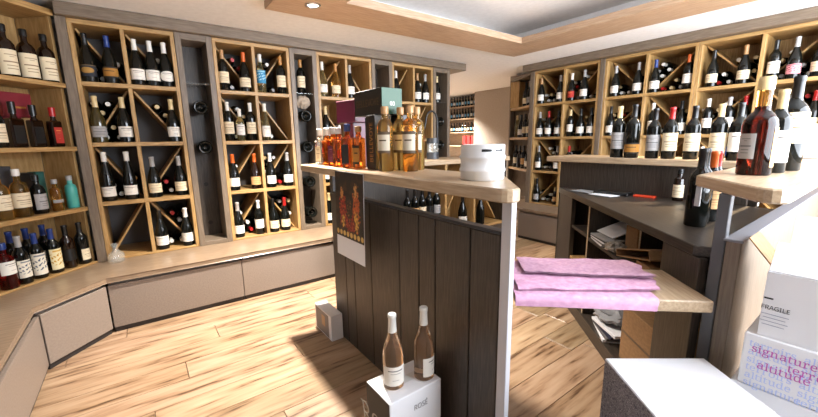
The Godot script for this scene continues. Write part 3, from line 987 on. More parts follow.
# ------------------------------------------------------------------ corner with spirits
func corner_shelves() -> void:
	var A := Vector3(-0.328, 0, -3.445)
	var turn := deg_to_rad(46.6)
	# local x runs from the far post to the left (negative), z outwards
	var t := thing("corner_shelf_unit", "oak corner shelf unit holding spirits, set at an angle", "shelf unit", A, turn)
	var wide := 0.82
	for y in [1.645, 1.225, 0.8]:
		board(t, "shelf", Vector3(-wide, y - 0.014, -0.30), Vector3(-0.001, y + 0.014, 0.0), mats.oak_local)
	board(t, "bottom_board", Vector3(-wide, 0.391, -0.30), Vector3(-0.001, 0.405, 0.0), mats.oak_local)
	board(t, "top_board", Vector3(-wide, 2.082, -0.30), Vector3(-0.001, 2.12, 0.0), mats.oak_local)
	board(t, "back_panel", Vector3(-wide, 0.391, -0.315), Vector3(0.0, 2.12, -0.301), mats.oak_y)
	board(t, "side_panel", Vector3(-wide - 0.02, 0.391, -0.30), Vector3(-wide, 2.12, 0.0), mats.oak_y)
	board(t, "side_panel", Vector3(0.0, 0.391, -0.30), Vector3(0.02, 2.12, -0.045), mats.oak_y)
	var xf := Transform3D(Basis(Vector3.UP, turn), A)
	var put := func(s: float, y: float, d := 0.06) -> Vector3: return xf * Vector3(-s, y, -d)
	var y1 := 1.6595
	var y2 := 1.2395
	var y3 := 0.8145
	var y4 := 0.4055
	var g := "spirit bottles on the corner shelves"
	for k in 4:
		bottle(put.call([0.045, 0.158, 0.27, 0.38][k], y1), turn, {"kind": "stout", "glass": "wine_glass_brown", "lab": "cream", "cap": "black", "h": 0.30, "l0": 0.012, "l1": 0.155}, "brown stout bottle with tall cream label, top spirits shelf, %s from the corner post" % NTH[k], g, "bottle", "spirit_bottle")
	# second shelf: square flasks and burgundy boxes
	flask(put.call(0.075, y2), turn, "wine_glass_brown", "cap_red", "red", "dark square flask with red label and red stopper, second spirits shelf", 0.068, 0.17, 0.26)
	flask(put.call(0.19, y2), turn, "wine_glass_brown", "cap_black", "black", "dark square flask with black label and black stopper, beside the red one", 0.072, 0.17, 0.265)
	flask(put.call(0.30, y2), turn, "wine_glass_brown", "cap_black", "black", "dark square flask with black label standing beside a cream-labelled bottle", 0.078, 0.175, 0.275)
	bottle(put.call(0.40, y2), turn, {"kind": "stout", "glass": "wine_glass_dark", "lab": "cream", "cap": "black", "h": 0.27}, "dark stout bottle with cream label at the end of the second spirits shelf", g, "bottle", "spirit_bottle")
	solo("gift_box", cbox(0.10, 0.19, 0.09, 0.002), plain("burgundy_card", Color(0.46, 0.07, 0.13), 0.5), put.call(0.235, y2 + 0.095, 0.2), turn, "burgundy gift box standing behind the square flasks", "box", "burgundy gift boxes")
	var bx := thing("gift_box", "burgundy gift box with gilt print, topmost behind the square flasks", "box", put.call(0.205, y2 + 0.1905, 0.185), turn, "burgundy gift boxes")
	part(bx, "carton_body", cbox(0.17, 0.15, 0.09, 0.002), mats.burgundy_card, Vector3(0, 0.075, 0))
	part(bx, "gilt_band", cbox(0.09, 0.012, 0.001, 0.0003), mats.cap_gold, Vector3(0, 0.06, 0.0455))
	# third shelf
	bottle(put.call(0.045, y3), turn, {"kind": "stout", "glass": "cap_turquoise", "lab": "", "cap": "silver", "h": 0.225}, "turquoise bottle with silver cap on the third spirits shelf", g, "bottle", "spirit_bottle")
	bottle(put.call(0.15, y3, 0.055), turn, {"kind": "stout", "glass": "whisky", "lab": "grey", "cap": "silver", "h": 0.21, "l0": 0.055, "l1": 0.075}, "small round amber bottle beside the turquoise bottle", g, "bottle", "spirit_bottle")
	bottle(put.call(0.252, y3), turn, {"kind": "stout", "glass": "wine_glass_dark", "lab": "grey", "cap": "black", "h": 0.25}, "black bottle with silver-grey label on the third spirits shelf", g, "bottle", "spirit_bottle")
	bottle(put.call(0.352, y3), turn, {"kind": "stout", "glass": "whisky", "lab": "cream", "cap": "white", "h": 0.295, "l0": 0.06, "l1": 0.15}, "amber bottle with cream label and pale stopper, third spirits shelf", g, "bottle", "spirit_bottle")
	bottle(put.call(0.452, y3), turn, {"kind": "stout", "glass": "whisky", "lab": "cream", "cap": "black", "h": 0.29, "l0": 0.06, "l1": 0.15}, "amber bottle with cream label and dark stopper, third spirits shelf", g, "bottle", "spirit_bottle")
	solo("gift_box", cbox(0.11, 0.26, 0.09, 0.002), mats.cap_black, put.call(0.235, y3 + 0.13, 0.2), turn, "black gift box standing behind the bottle with silver-grey label", "box")
	solo("gift_box", cbox(0.12, 0.31, 0.09, 0.002), plain("slate_box", Color(0.20, 0.21, 0.23), 0.5), put.call(0.36, y3 + 0.155, 0.2), turn, "slate grey gift box standing behind the amber bottles", "box")
	solo("gift_box", cbox(0.05, 0.26, 0.07, 0.002), plain("teal_box", Color(0.16, 0.36, 0.33), 0.5), put.call(0.12, y3 + 0.13, 0.22), turn, "narrow teal gift box behind the small round amber bottle", "box")
	# bottom shelf
	bottle(put.call(0.05, y4, 0.05), turn, {"kind": "square-shouldered", "lab": "cream", "cap": "black", "h": 0.30, "l0": 0.03, "l1": 0.11, "wrap": 110.0}, "dark bottle with cream label and black capsule beside the corner post, bottom spirits shelf", g, "bottle", "spirit_bottle")
	bottle(put.call(0.14, y4), turn, {"kind": "square-shouldered", "glass": "wine_glass_brown", "lab": "black", "cap": "black", "h": 0.30}, "brown bottle with black label, bottom spirits shelf", g, "bottle", "spirit_bottle")
	bottle(put.call(0.235, y4, 0.055), turn, {"kind": "square-shouldered", "lab": "picture_yellow", "cap": "blue", "h": 0.30, "l0": 0.025, "l1": 0.165}, "dark bottle with yellow picture label and blue cap, bottom spirits shelf", g, "bottle", "spirit_bottle")
	bottle(put.call(0.333, y4, 0.055), turn, {"kind": "square-shouldered", "lab": "picture", "cap": "blue", "h": 0.295, "l0": 0.025, "l1": 0.165, "word": "x"}, "dark bottle with pale picture label and blue cap, bottom spirits shelf", g, "bottle", "spirit_bottle")
	bottle(put.call(0.425, y4, 0.05), turn, {"kind": "square-shouldered", "lab": "picture", "cap": "silver", "h": 0.30, "l0": 0.04, "l1": 0.15}, "dark bottle with pale picture label and silver cap, bottom spirits shelf", g, "bottle", "spirit_bottle")
	bottle(put.call(0.51, y4, 0.045), turn, {"kind": "stout", "glass": "red_liquor", "lab": "white", "cap": "blue", "h": 0.28, "l0": 0.09, "l1": 0.17}, "clear bottle of red liqueur with white label, bottom spirits shelf", g, "bottle", "spirit_bottle")
	bottle(put.call(0.61, y4, 0.05), turn, {"kind": "square-shouldered", "glass": "water_clear", "lab": "cream", "cap": "white", "h": 0.28}, "clear bottle with cream label beside the red liqueur", g, "bottle", "spirit_bottle")
	for s in [0.19, 0.29, 0.38]:
		bottle(put.call(s, y4, 0.17), turn, {"kind": "square-shouldered", "lab": "picture", "cap": "blue", "h": 0.315}, "dark bottle with blue cap, rear row of bottom spirits shelf, behind %s" % {0.19: "yellow picture label", 0.29: "blue-capped pale label", 0.38: "silver-capped bottle"}[s], g, "bottle", "spirit_bottle")

# a bottle with a rectangular body: glass block, neck, stopper, label plate
func flask(at: Vector3, turn: float, glass: String, stopper: String, lab: String, label: String, w: float, body: float, h: float, deep := 0.05, group := "square spirit flasks") -> Node3D:
	var t := thing("spirit_flask", label, "bottle", at, turn, group)
	var st := start()
	var ch := 0.007
	add_box(st, Vector3(w, body, deep), ch, Vector3(0, body / 2.0, 0))
	part(t, "body", st.commit(), mats[glass])
	part(t, "neck", lathe("fneck%.3f%.3f" % [body, h], [Vector2(0, body + 0.0005), Vector2(0.02, body + 0.0005), Vector2(0.014, body + 0.012), Vector2(0.014, body + 0.03), Vector2(0, body + 0.03)], 16), mats[glass])
	part(t, "stopper", lathe("fstop%.3f%.3f" % [body, h], [Vector2(0, body + 0.0305), Vector2(0.018, body + 0.0305), Vector2(0.018, h - 0.003), Vector2(0.015, h), Vector2(0, h)], 16), mats[stopper])
	if lab != "":
		part(t, "label", flat_card(w * 0.74, body * 0.62), mats[lab], Vector3(0, body * 0.45, deep / 2.0 + 0.0006))
	return t

func flat_card(w: float, h: float) -> Mesh:
	var key := "card%.4f_%.4f" % [w, h]
	if not meshes.has(key):
		var q := QuadMesh.new()
		q.size = Vector2(w, h)
		meshes[key] = q
	return meshes[key]

# ------------------------------------------------------------------ side wall
func side_wall() -> void:
	# racks are built in a frame turned so that local x runs along world z
	var E := [[-2.945, -2.536, -2.118], [-2.064, -1.654, -1.238], [-1.236, -0.804, -0.392], [-0.39, 0.03, 0.45]]
	var D := [
		[["\\", "/"], ["/", "\\"], ["\\", "/"], ["/", "\\"]],
		[["\\", "/"], ["/", "\\"], ["\\", "/"], ["/", "\\"]],
		[["\\", "/"], ["/", "\\"], ["\\", "/"], ["/", "\\"]],
		[["\\", "/"], ["/", "\\"], ["\\", "/"], ["/", "\\"]]]
	var C := [
		[[[2, 5], [5, 4]], [[4, 4], [4, 4]], [[6, 3], [3, 3]], [[1, 5], [2, 2]]],
		[[[2, 4], [5, 6]], [[4, 5], [4, 3]], [[1, 1], [1, 1]], [[1, 1], [1, 1]]],
		[[[4, 6], [3, 5]], [[5, 4], [6, 3]], [[2, 2], [2, 2]], [[1, 1], [1, 1]]],
		[[[0, 0], [0, 0]], [[0, 0], [0, 0]], [[0, 0], [0, 0]], [[0, 0], [0, 0]]]]
	var names := ["oak wine rack of the side wall beside the passage shelf", "oak wine rack of the side wall above the raised desk shelf", "oak wine rack of the side wall behind the brandy bottle", "oak wine rack of the side wall nearest the shop window"]
	for k in 4:
		rack(names[k], Vector3(RACK_X, 0, 0), -PI / 2, E[k], D[k], mats.oak_y, "z", [])
		if k < 3:
			lying_in(E[k], D[k], C[k], 1, k * 2, "passage")
	for p in [[-3.005, -2.947, "grey oak post at the passage end of the side wall racks"], [-2.116, -2.066, "grey oak post between the first two side wall racks"]]:
		var t := thing("rack_post", p[2], "post", Vector3(RACK_X, 0, 0))
		board(t, "post_board", Vector3(-0.006, 0.391, p[0]), Vector3(0.425, TOP_Y + 0.002, p[1]), mats.ash_y)
	var S := "slope-shouldered"
	var Q := "square-shouldered"
	var W := "white"
	var T := [
		[1, -2.875, 1, {"kind": S, "lab": W, "cap": "tan"}], [1, -2.61, 1, {"kind": S, "lab": W, "cap": "silver"}], [1, -2.465, 2, {"kind": S, "lab": "red", "cap": "white"}], [1, -2.313, 2, {"kind": S, "lab": W, "cap": "silver", "h": 0.33}],
		[2, -2.873, 1, {"kind": S, "lab": W, "cap": "silver"}], [2, -2.745, 1, {"kind": S, "lab": W, "cap": "red"}], [2, -2.613, 1, {"kind": S, "lab": W, "cap": "black"}],
		[2, -2.455, 2, {"kind": Q, "lab": W, "cap": "cream"}], [2, -2.327, 2, {"kind": S, "lab": W, "cap": "black"}], [2, -2.205, 2, {"kind": S, "lab": W, "cap": "black"}],
		[3, -2.865, 1, {"kind": S, "lab": W, "cap": "silver"}], [3, -2.60, 1, {"kind": S, "lab": W, "cap": "silver"}], [3, -2.445, 2, {"kind": Q, "lab": W, "cap": "red"}],
		[4, -2.87, 1, {"kind": S, "lab": "grey", "cap": "black"}], [4, -2.60, 1, {"kind": Q, "glass": "wine_glass_brown", "lab": "tan", "cap": "cream", "h": 0.22}],
		[1, -1.968, 3, {"kind": S, "lab": W, "cap": "silver"}], [1, -1.745, 3, {"kind": S, "lab": W, "cap": "silver"}], [1, -1.59, 4, {"kind": S, "lab": W, "cap": "blue"}], [1, -1.315, 4, {"kind": Q, "lab": W, "cap": "orange", "l1": 0.14}],
		[2, -1.985, 3, {"kind": S, "lab": W, "cap": "black"}], [2, -1.573, 4, {"kind": Q, "lab": W, "cap": W}], [2, -1.33, 4, {"kind": S, "lab": W, "cap": "black"}], [2, -1.75, 3, {"kind": Q, "lab": "cream", "cap": "red"}],
		[1, -1.13, 5, {"kind": S, "lab": "cream", "cap": "black"}], [1, -0.916, 5, {"kind": S, "lab": "cream", "cap": "tan"}], [1, -0.732, 6, {"kind": Q, "lab": W, "cap": "black", "l1": 0.15}], [1, -0.614, 6, {"kind": S, "lab": "pink", "cap": "silver"}], [1, -0.48, 6, {"kind": S, "lab": "cream", "cap": "black"}],
		[2, -1.125, 5, {"kind": Q, "lab": W, "cap": W}], [2, -0.974, 5, {"kind": Q, "lab": W, "cap": "silver"}], [2, -0.87, 5, {"kind": S, "lab": "cream", "cap": "red"}], [2, -0.46, 6, {"kind": S, "lab": "cream", "cap": "red"}], [2, -0.62, 6, {"kind": Q, "lab": W, "cap": "black"}],
		[3, -1.13, 5, {"kind": Q, "lab": W, "cap": W}], [3, -0.95, 5, {"kind": S, "lab": W, "cap": "blue"}], [3, -0.72, 6, {"kind": S, "lab": W, "cap": "silver"}], [3, -0.5, 6, {"kind": Q, "lab": "cream", "cap": "red"}],
		[4, -1.0, 5, {"kind": Q, "lab": W, "cap": "black"}], [4, -0.7, 6, {"kind": S, "lab": W, "cap": "white"}],
	]
	for b in T:
		var o: Dictionary = b[3]
		var r: int = b[0]
		if not o.has("h"):
			o.h = 0.315
		var place := "%s, %s cell from passage" % [ROW_WORD[r], NTH[b[2] - 1]]
		place += twin_word(T, b, E)
		bottle(Vector3(RACK_X + 0.052, ROWS[r] + (0.0155 if r < 4 else 0.0185), in_cell(b, E)), -PI / 2, o, wine_label(o, place), "bottles standing in the side wall racks")
	# low cabinets and worktop
	var zz := [[-2.815, -2.255], [-2.251, -1.3], [-1.296, -0.34]]
	var where := ["taupe base cabinet at the passage end of the side wall", "taupe base cabinet of the side wall behind the cash desk", "taupe base cabinet of the side wall beside the stacked cartons"]
	for k in 3:
		base_cabinet(where[k], Vector3(3.8, 0, (zz[k][0] + zz[k][1]) / 2.0), -PI / 2, zz[k][1] - zz[k][0], 0.84)
	solo("worktop", prism(PackedVector2Array([Vector2(3.79, -2.84), Vector2(4.2, -3.2), Vector2(4.65, -3.2), Vector2(4.65, 0.5), Vector2(3.79, 0.5)]), 0.356, 0.39, 0.003), mats.tan_z, Vector3.ZERO, 0.0, "light oak worktop under the racks along the side wall", "worktop")
	# angled end shelves towards the passage; s runs along the front edge, away from the racks
	var A := Vector3(4.2, 0, -3.012)
	var turn := atan2(0.56, 0.335)
	var t := thing("end_shelf_unit", "grey open shelf unit angled towards the passage", "shelf unit")
	var plan := PackedVector2Array([Vector2(4.2, -3.012), Vector2(4.535, -3.57), Vector2(4.64, -3.57), Vector2(4.64, -3.012)])
	for y in [1.667, 1.25, 0.82]:
		part(t, "shelf", prism(plan, y - 0.015, y + 0.015, 0.002), mats.oak_z)
	part(t, "top_board", prism(plan, 2.055, 2.085, 0.002), mats.ash_z)
	board(t, "back_panel", Vector3(4.641, 0.391, -3.57), Vector3(4.655, 2.085, -3.012), mats.ash_y)
	board(t, "end_panel", Vector3(4.53, 0.391, -3.59), Vector3(4.655, 2.085, -3.571), mats.ash_y)
	var xf := Transform3D(Basis(Vector3.UP, turn), A)
	var face := turn + PI
	var g := "bottles on the angled end shelves"
	var put := func(s: float, y: float) -> Vector3: return xf * Vector3(s, y, 0.06)
	var place := "on the angled end shelf"
	solo("wooden_case", cbox(0.16, 0.36, 0.15, 0.003), mats.oak_y, Vector3(4.53, 1.6825 + 0.18, -3.44), 0.0, "upright wooden wine case on the top angled end shelf", "box")
	for b in [[0.12, 1.6825, {"kind": S, "lab": "grey", "cap": "silver"}, "top"], [0.25, 1.6825, {"kind": S, "lab": "cream", "cap": "black"}, "top"],
		[0.52, 1.2655, {"kind": "slender", "glass": "white_wine", "lab": "", "word": "no", "cap": "cream"}, "second"], [0.38, 1.2655, {"kind": S, "lab": W, "cap": "black"}, "second"], [0.24, 1.2655, {"kind": Q, "lab": "cream", "cap": "black"}, "second"], [0.10, 1.2655, {"kind": Q, "lab": "cream", "cap": "silver"}, "second"],
		[0.52, 0.8355, {"kind": Q, "lab": "cream", "cap": "black"}, "third"], [0.38, 0.8355, {"kind": S, "glass": "wine_glass_brown", "lab": "", "word": "no", "cap": "black"}, "third"], [0.24, 0.8355, {"kind": Q, "lab": "tan", "cap": "black"}, "third"], [0.10, 0.8355, {"kind": S, "lab": W, "cap": "black"}, "third"]]:
		bottle(put.call(b[0], b[1]), face, b[2], wine_label(b[2], "%s angled end shelf" % b[3]), g)

# ------------------------------------------------------------------ the room beyond the passage
func far_room() -> void:
	var t := thing("bottle_shelves", "pale open shelves full of small bottles in the room beyond", "shelf unit", Vector3(5.6, 0, 0))
	for y in [1.93, 1.68, 1.40, 1.12, 0.84]:
		board(t, "shelf", Vector3(0.0, y - 0.02, -6.5), Vector3(0.3, y, -5.28), mats.pale_z)
	board(t, "back_panel", Vector3(0.3, 0.1, -6.5), Vector3(0.32, 2.15, -5.28), mats.pale_z)
	board(t, "base", Vector3(0.0, 0.0, -6.5), Vector3(0.3, 0.1, -5.28), mats.pale_z)
	var k := 0
	for r in [[1.93, "top"], [1.68, "second"], [1.40, "third"]]:
		for i in 9:
			var z := -5.36 - i * 0.085
			var o: Dictionary = [{"kind": "square-shouldered", "lab": "white", "cap": "black", "h": 0.21}, {"kind": "square-shouldered", "lab": "blue", "cap": "black", "h": 0.20}, {"kind": "square-shouldered", "lab": "cream", "cap": "black", "glass": "wine_glass_brown", "h": 0.20}][(k * 7 + i * i + int(r[0] * 10)) % 3]
			bottle(Vector3(5.66, r[0] + 0.0005, z), -PI / 2, o, "small %s bottle with %s label, %s far shelf beyond the passage" % ["brown" if o.has("glass") else "dark", o.lab, r[1]], "small bottles on the far shelves")
			k += 1
	for i in 3:
		solo("red_box", cbox(0.16, 0.2, 0.09, 0.002), plain("red_carton", Color(0.62, 0.14, 0.13), 0.6), Vector3(5.7, 1.1205 + 0.1, -5.37 - i * 0.12), 0.0, "small red box on the fourth far shelf beyond the passage", "box", "red boxes on the far shelf")

# ------------------------------------------------------------------ island counter
func island() -> void:
	var t := thing("island_counter", "island counter of dark vertical boards with an open slot under the top", "counter", Vector3(0.935, 0, 0))
	var seams := [-2.09, -1.921, -1.813, -1.616, -1.351, -1.202, -1.092, -0.896, -0.757]
	for i in seams.size() - 1:
		board(t, "front_board", Vector3(0.0, 0.0, seams[i] + 0.0025), Vector3(0.022, 0.935, seams[i + 1] - 0.0025), mats.wenge_y, 0.003)
	board(t, "backing_panel", Vector3(0.023, 0.0, -2.085), Vector3(0.037, 0.93, -0.757), mats.wenge_y)
	board(t, "top_rail", Vector3(-0.002, 0.936, -2.09), Vector3(0.038, 0.948, -0.757), plain("rail", Color(0.25, 0.25, 0.26), 0.35, 0.5))
	board(t, "end_post", Vector3(-0.002, 0.0, -0.755), Vector3(0.0225, 1.063, -0.715), plain("edge_laminate", Color(0.76, 0.76, 0.78), 0.5))
	board(t, "far_post", Vector3(0.0, 0.936, -2.09), Vector3(0.06, 1.063, -2.05), mats.wenge_y)
	board(t, "far_panel", Vector3(0.038, 0.0, -2.09), Vector3(0.21, 0.93, -2.05), mats.wenge_y)
	board(t, "rear_panel", Vector3(0.19, 0.0, -2.05), Vector3(0.21, 0.60, -0.98), mats.wenge_y)
	board(t, "inner_floor", Vector3(0.038, 0.08, -2.05), Vector3(0.19, 0.1, -0.98), mats.wenge_y)
	var e := Node3D.new()
	e.name = "end_panel"
	t.add_child(e, true)
	e.position = Vector3(0.03, 0, -0.762)
	e.rotation.y = deg_to_rad(46.5)
	board(e, "panel_board", Vector3(0.0, 0.0, -0.012), Vector3(0.24, 0.66, 0.012), mats.wenge_local_y)
	# counter top
	var p := PackedVector2Array([Vector2(0.845, -2.325), Vector2(1.18, -2.27), Vector2(1.185, -0.95)])
	var corner := Vector2(0.887, -0.705)
	for k in 7:
		var a := deg_to_rad(46.0 + (180.0 - 46.0) * k / 6.0)
		p.append(corner + Vector2(cos(a), sin(a)) * 0.042)
	part(t, "counter_top", prism(p, 1.062, COUNTER_Y, 0.005), mats.pale_z, Vector3(-0.935, 0, 0))
	# a keg
	var k := thing("steel_keg", "small brushed steel keg with hand slots, on the island top", "keg", Vector3(1.012, COUNTER_Y + 0.0005, -0.915), 0.3)
	var pr := [Vector2(0, 0), Vector2(0.076, 0), Vector2(0.079, 0.004), Vector2(0.079, 0.026), Vector2(0.083, 0.032), Vector2(0.083, 0.038), Vector2(0.079, 0.044), Vector2(0.079, 0.072), Vector2(0.083, 0.078), Vector2(0.083, 0.084), Vector2(0.079, 0.09), Vector2(0.079, 0.122), Vector2(0.0765, 0.126), Vector2(0.0735, 0.124), Vector2(0.0735, 0.110), Vector2(0, 0.116)]
	part(k, "shell", lathe("keg", pr, 36), mats.steel)
	part(k, "valve", lathe("valve", [Vector2(0, 0.1155), Vector2(0.02, 0.1155), Vector2(0.02, 0.122), Vector2(0, 0.123)], 16), mats.metal)
	for a in [-0.95, -0.35, 2.2, 2.8]:
		part(k, "hand_slot", arc_sheet(0.0796, 0.101, 0.110, 26.0), mats.black, Vector3.ZERO, Vector3(0, a, 0))
	# poster hanging from the edge of the top
	var po := thing("poster", "hanging poster with red and gold painting above a white page", "poster", Vector3(0.838, 0, -1.65), -PI / 2)
	var im := Image.create(96, 112, false, Image.FORMAT_RGB8)
	im.fill(Color(0.07, 0.055, 0.05))
	var nz := FastNoiseLite.new()
	nz.seed = 4
	nz.frequency = 0.06
	for y in 112:
		for x in 96:
			var c := Color(0.07, 0.055, 0.05).lerp(Color(0.26, 0.16, 0.09), clampf(nz.get_noise_2d(x, y) * 1.4 + 0.2, 0, 1))
			var blobs := [[26, 62, 12, 30, Color(0.58, 0.10, 0.07)], [72, 60, 11, 34, Color(0.70, 0.30, 0.12)], [50, 84, 22, 15, Color(0.55, 0.09, 0.06)], [24, 36, 6, 10, Color(0.76, 0.52, 0.28)], [70, 28, 6, 12, Color(0.80, 0.58, 0.34)], [49, 62, 8, 20, Color(0.16, 0.10, 0.08)], [72, 78, 7, 14, Color(0.82, 0.62, 0.24)], [27, 84, 6, 10, Color(0.82, 0.60, 0.22)]]
			for b in blobs:
				var d := Vector2((x - b[0]) / float(b[2]), (y - b[1]) / float(b[3])).length() + nz.get_noise_2d(x * 2.4, y * 1.6) * 0.75
				if d < 1.0:
					c = b[4].lerp(Color(0.80, 0.56, 0.24), clampf(nz.get_noise_2d(x * 3.0 + 50, y * 3.0) * 1.6, 0, 0.8)).lerp(Color(0.10, 0.06, 0.05), clampf(nz.get_noise_2d(x * 3.6 - 90, y * 2.6) * 1.8, 0, 0.8))
			if y > 98 and Vector2(fmod(x, 12.0) - 6.0, y - 104.0).length() < 4.5:
				c = Color(0.80, 0.66, 0.36)
			im.set_pixel(x, y, c)
	var pm := StandardMaterial3D.new()
	pm.albedo_texture = ImageTexture.create_from_image(im)
	pm.roughness = 0.5
	pm.texture_repeat = false
	var tilt := Vector3(-0.02, 0, 0)
	part(po, "sheet", cbox(0.305, 0.455, 0.0015, 0.0003), mats.white_card, Vector3(0, 0.868, 0.0), tilt)
	part(po, "painting", flat_card(0.303, 0.345), pm, Vector3(0, 0.922, 0.0022), tilt)

	# bottles and boxes standing on the island
	var y := COUNTER_Y + 0.0005
	var front := -PI / 2 + 0.35
	var g := "square spirit flasks on the island"
	flask(Vector3(0.935, y, -2.20), front, "water_clear", "cap_white", "cream", "clear square flask with pale label and white stopper on the island", 0.062, 0.15, 0.22, 0.045, g)
	flask(Vector3(0.945, y, -2.115), front, "amber", "cap_white", "", "orange square flask with white stopper on the island", 0.062, 0.15, 0.225, 0.045, g)
	flask(Vector3(0.945, y, -2.03), front, "amber", "cap_silver", "purple", "orange square flask with purple label on the island", 0.066, 0.155, 0.225, 0.045, g)
	flask(Vector3(0.935, y, -1.935), front, "amber", "cap_white", "", "orange square flask without label beside the purple-labelled one", 0.07, 0.155, 0.22, 0.048, g)
	flask(Vector3(0.93, y, -1.815), front, "amber", "cap_blue", "black", "orange square flask with black label and navy stopper on the island", 0.066, 0.165, 0.235, 0.048, g)
	flask(Vector3(0.945, y, -1.72), front, "amber", "cap_tan", "gold", "orange square flask with gold label beside the black upright box", 0.062, 0.16, 0.22, 0.048, g)
	solo("gift_box", cbox(0.10, 0.25, 0.10, 0.002), mats.cap_purple, Vector3(1.075, y + 0.125, -1.985), 0.1, "upright purple gift box behind the orange flasks", "box", "purple gift boxes on the island")
	solo("gift_box", cbox(0.13, 0.125, 0.18, 0.002), mats.cap_purple, Vector3(1.07, y + 0.2505 + 0.0625, -1.985), 0.15, "purple gift box lying on top of the upright purple box", "box", "purple gift boxes on the island")
	var ub := thing("gift_box", "upright black gift box with gilt lettering beside the whisky bottles", "box", Vector3(1.0, y, -1.615), 0.0)
	part(ub, "carton_body", cbox(0.085, 0.27, 0.085, 0.0015), plain("black_card", Color(0.04, 0.038, 0.037), 0.4), Vector3(0, 0.135, 0))
	part(ub, "lettering", lettering("BELLEVOYE", 0.03), mats.cap_gold, Vector3(-0.0428, 0.135, 0.005), Vector3(0, -PI / 2, PI / 2))
	var ub2 := thing("gift_box", "upright black gift box standing behind the gold-labelled flask", "box", Vector3(1.075, y, -1.755), 0.0)
	part(ub2, "carton_body", cbox(0.085, 0.27, 0.085, 0.0015), mats.black_card, Vector3(0, 0.135, 0))
	part(ub2, "lettering", lettering("BELLEVOYE", 0.03), mats.cap_gold, Vector3(-0.0428, 0.135, 0.005), Vector3(0, -PI / 2, PI / 2))
	var hb := thing("gift_box", "black gift box with green end lying across the upright boxes", "box", Vector3(1.03, y + 0.2705, -1.66), 0.0)
	part(hb, "carton_body", cbox(0.12, 0.125, 0.27, 0.002), mats.black_card, Vector3(0, 0.0625, 0))
	part(hb, "green_end", cbox(0.118, 0.122, 0.003, 0.001), plain("green_card", Color(0.03, 0.27, 0.15), 0.45), Vector3(0, 0.0625, 0.1368))
	part(hb, "end_mark", lettering("00", 0.02), mats.cap_white, Vector3(0.0, 0.05, 0.1386), Vector3.ZERO)
	part(hb, "lettering", lettering("BELLEVOYE", 0.034), plain("dim_gilt", Color(0.30, 0.23, 0.13), 0.5), Vector3(-0.0604, 0.06, 0.0), Vector3(0, -PI / 2, 0))
	var gb := solo("gift_box", cbox(0.085, 0.27, 0.085, 0.0015), mats.black_card, Vector3(1.125, y + 0.135, -1.575), 0.0, "upright black gift box without lettering behind the whisky bottles", "box")
	for q in [[0.955, -1.475, "golden whisky bottle with grey label beside the black upright box"], [1.035, -1.385, "golden whisky bottle with grey label nearest the steel keg"], [1.046, -1.478, "golden whisky bottle with grey label directly before the plain black box"], [1.105, -1.425, "golden whisky bottle with grey label at the rear, towards the rear counter"]]:
		var w := thing("whisky_bottle", q[2], "bottle", Vector3(q[0], y, q[1]), front + 0.25, "whisky bottles on the island")
		var b := bottle_meshes("stout", 0.275)
		part(w, "body", lathe("whiskybody", [Vector2(0, 0), Vector2(0.034, 0), Vector2(0.037, 0.004), Vector2(0.037, 0.205), Vector2(0.035, 0.222), Vector2(0.027, 0.236), Vector2(0.016, 0.245), Vector2(0.014, 0.265), Vector2(0.0, 0.265)], 24), mats.whisky)
		part(w, "stopper", lathe("whiskystop", [Vector2(0, 0.2655), Vector2(0.017, 0.2655), Vector2(0.018, 0.27), Vector2(0.018, 0.297), Vector2(0.016, 0.30), Vector2(0, 0.30)], 18), mats.cap_tan)
		part(w, "label", arc_sheet(0.0378, 0.085, 0.185, 110.0), mats.whisky_paper)

	# case of rose wine on the floor before the island
	var rb := thing("wine_carton", "white wine carton with dark printed side, carrying two rose bottles", "box", Vector3(0.755, 0, -1.075))
	part(rb, "carton_body", cbox(0.25, 0.3, 0.17, 0.003), mats.white_card, Vector3(0, 0.15, 0))
	part(rb, "dark_side", cbox(0.0012, 0.296, 0.166, 0.0003), plain("dark_print", Color(0.13, 0.12, 0.115), 0.6), Vector3(-0.1258, 0.15, 0))
	part(rb, "side_script", lettering("Rosé", 0.09, 0.0006, true), plain("pale_ink", Color(0.62, 0.60, 0.57), 0.6), Vector3(-0.1266, 0.17, 0.0), Vector3(0, -PI / 2, 0.2))
	part(rb, "lettering", lettering("ROSÉ", 0.022), mats.cap_black, Vector3(0.02, 0.23, 0.0853), Vector3.ZERO)
	part(rb, "tape", cbox(0.25, 0.0006, 0.04, 0.0002), plain("tape", Color(0.80, 0.80, 0.79), 0.3), Vector3(0, 0.3004, 0))
	for q in [[0.705, -1.075, 0.0, "clear rose wine bottle with white label, over the carton's dark printed side"], [0.835, -1.045, 0.9, "clear rose wine bottle with half-turned white label, next to the island boards"]]:
		var w := thing("rose_bottle", q[3], "bottle", Vector3(q[0], 0.3015, q[1]), q[2] - 0.35, "rose bottles on the white carton")
		fill_bottle(w, {"kind": "slope-shouldered", "glass": "rose_wine", "lab": "white", "cap": "white", "h": 0.30, "l0": 0.02, "l1": 0.10, "wrap": 150.0})
	# small carton against the island's far end
	var sb := thing("small_carton", "small white carton with grey print lying against the island's far end", "box", Vector3(0.889, 0, -2.12))
	part(sb, "carton_body", cbox(0.08, 0.17, 0.255, 0.002), mats.white_card, Vector3(0, 0.085, 0))
	part(sb, "print_panel", cbox(0.0012, 0.15, 0.2, 0.0003), plain("grey_print", Color(0.50, 0.47, 0.46), 0.6), Vector3(-0.0408, 0.085, -0.01))
	part(sb, "beige_mark", cbox(0.0012, 0.07, 0.05, 0.0003), mats.cap_tan, Vector3(-0.0416, 0.1, 0.01))

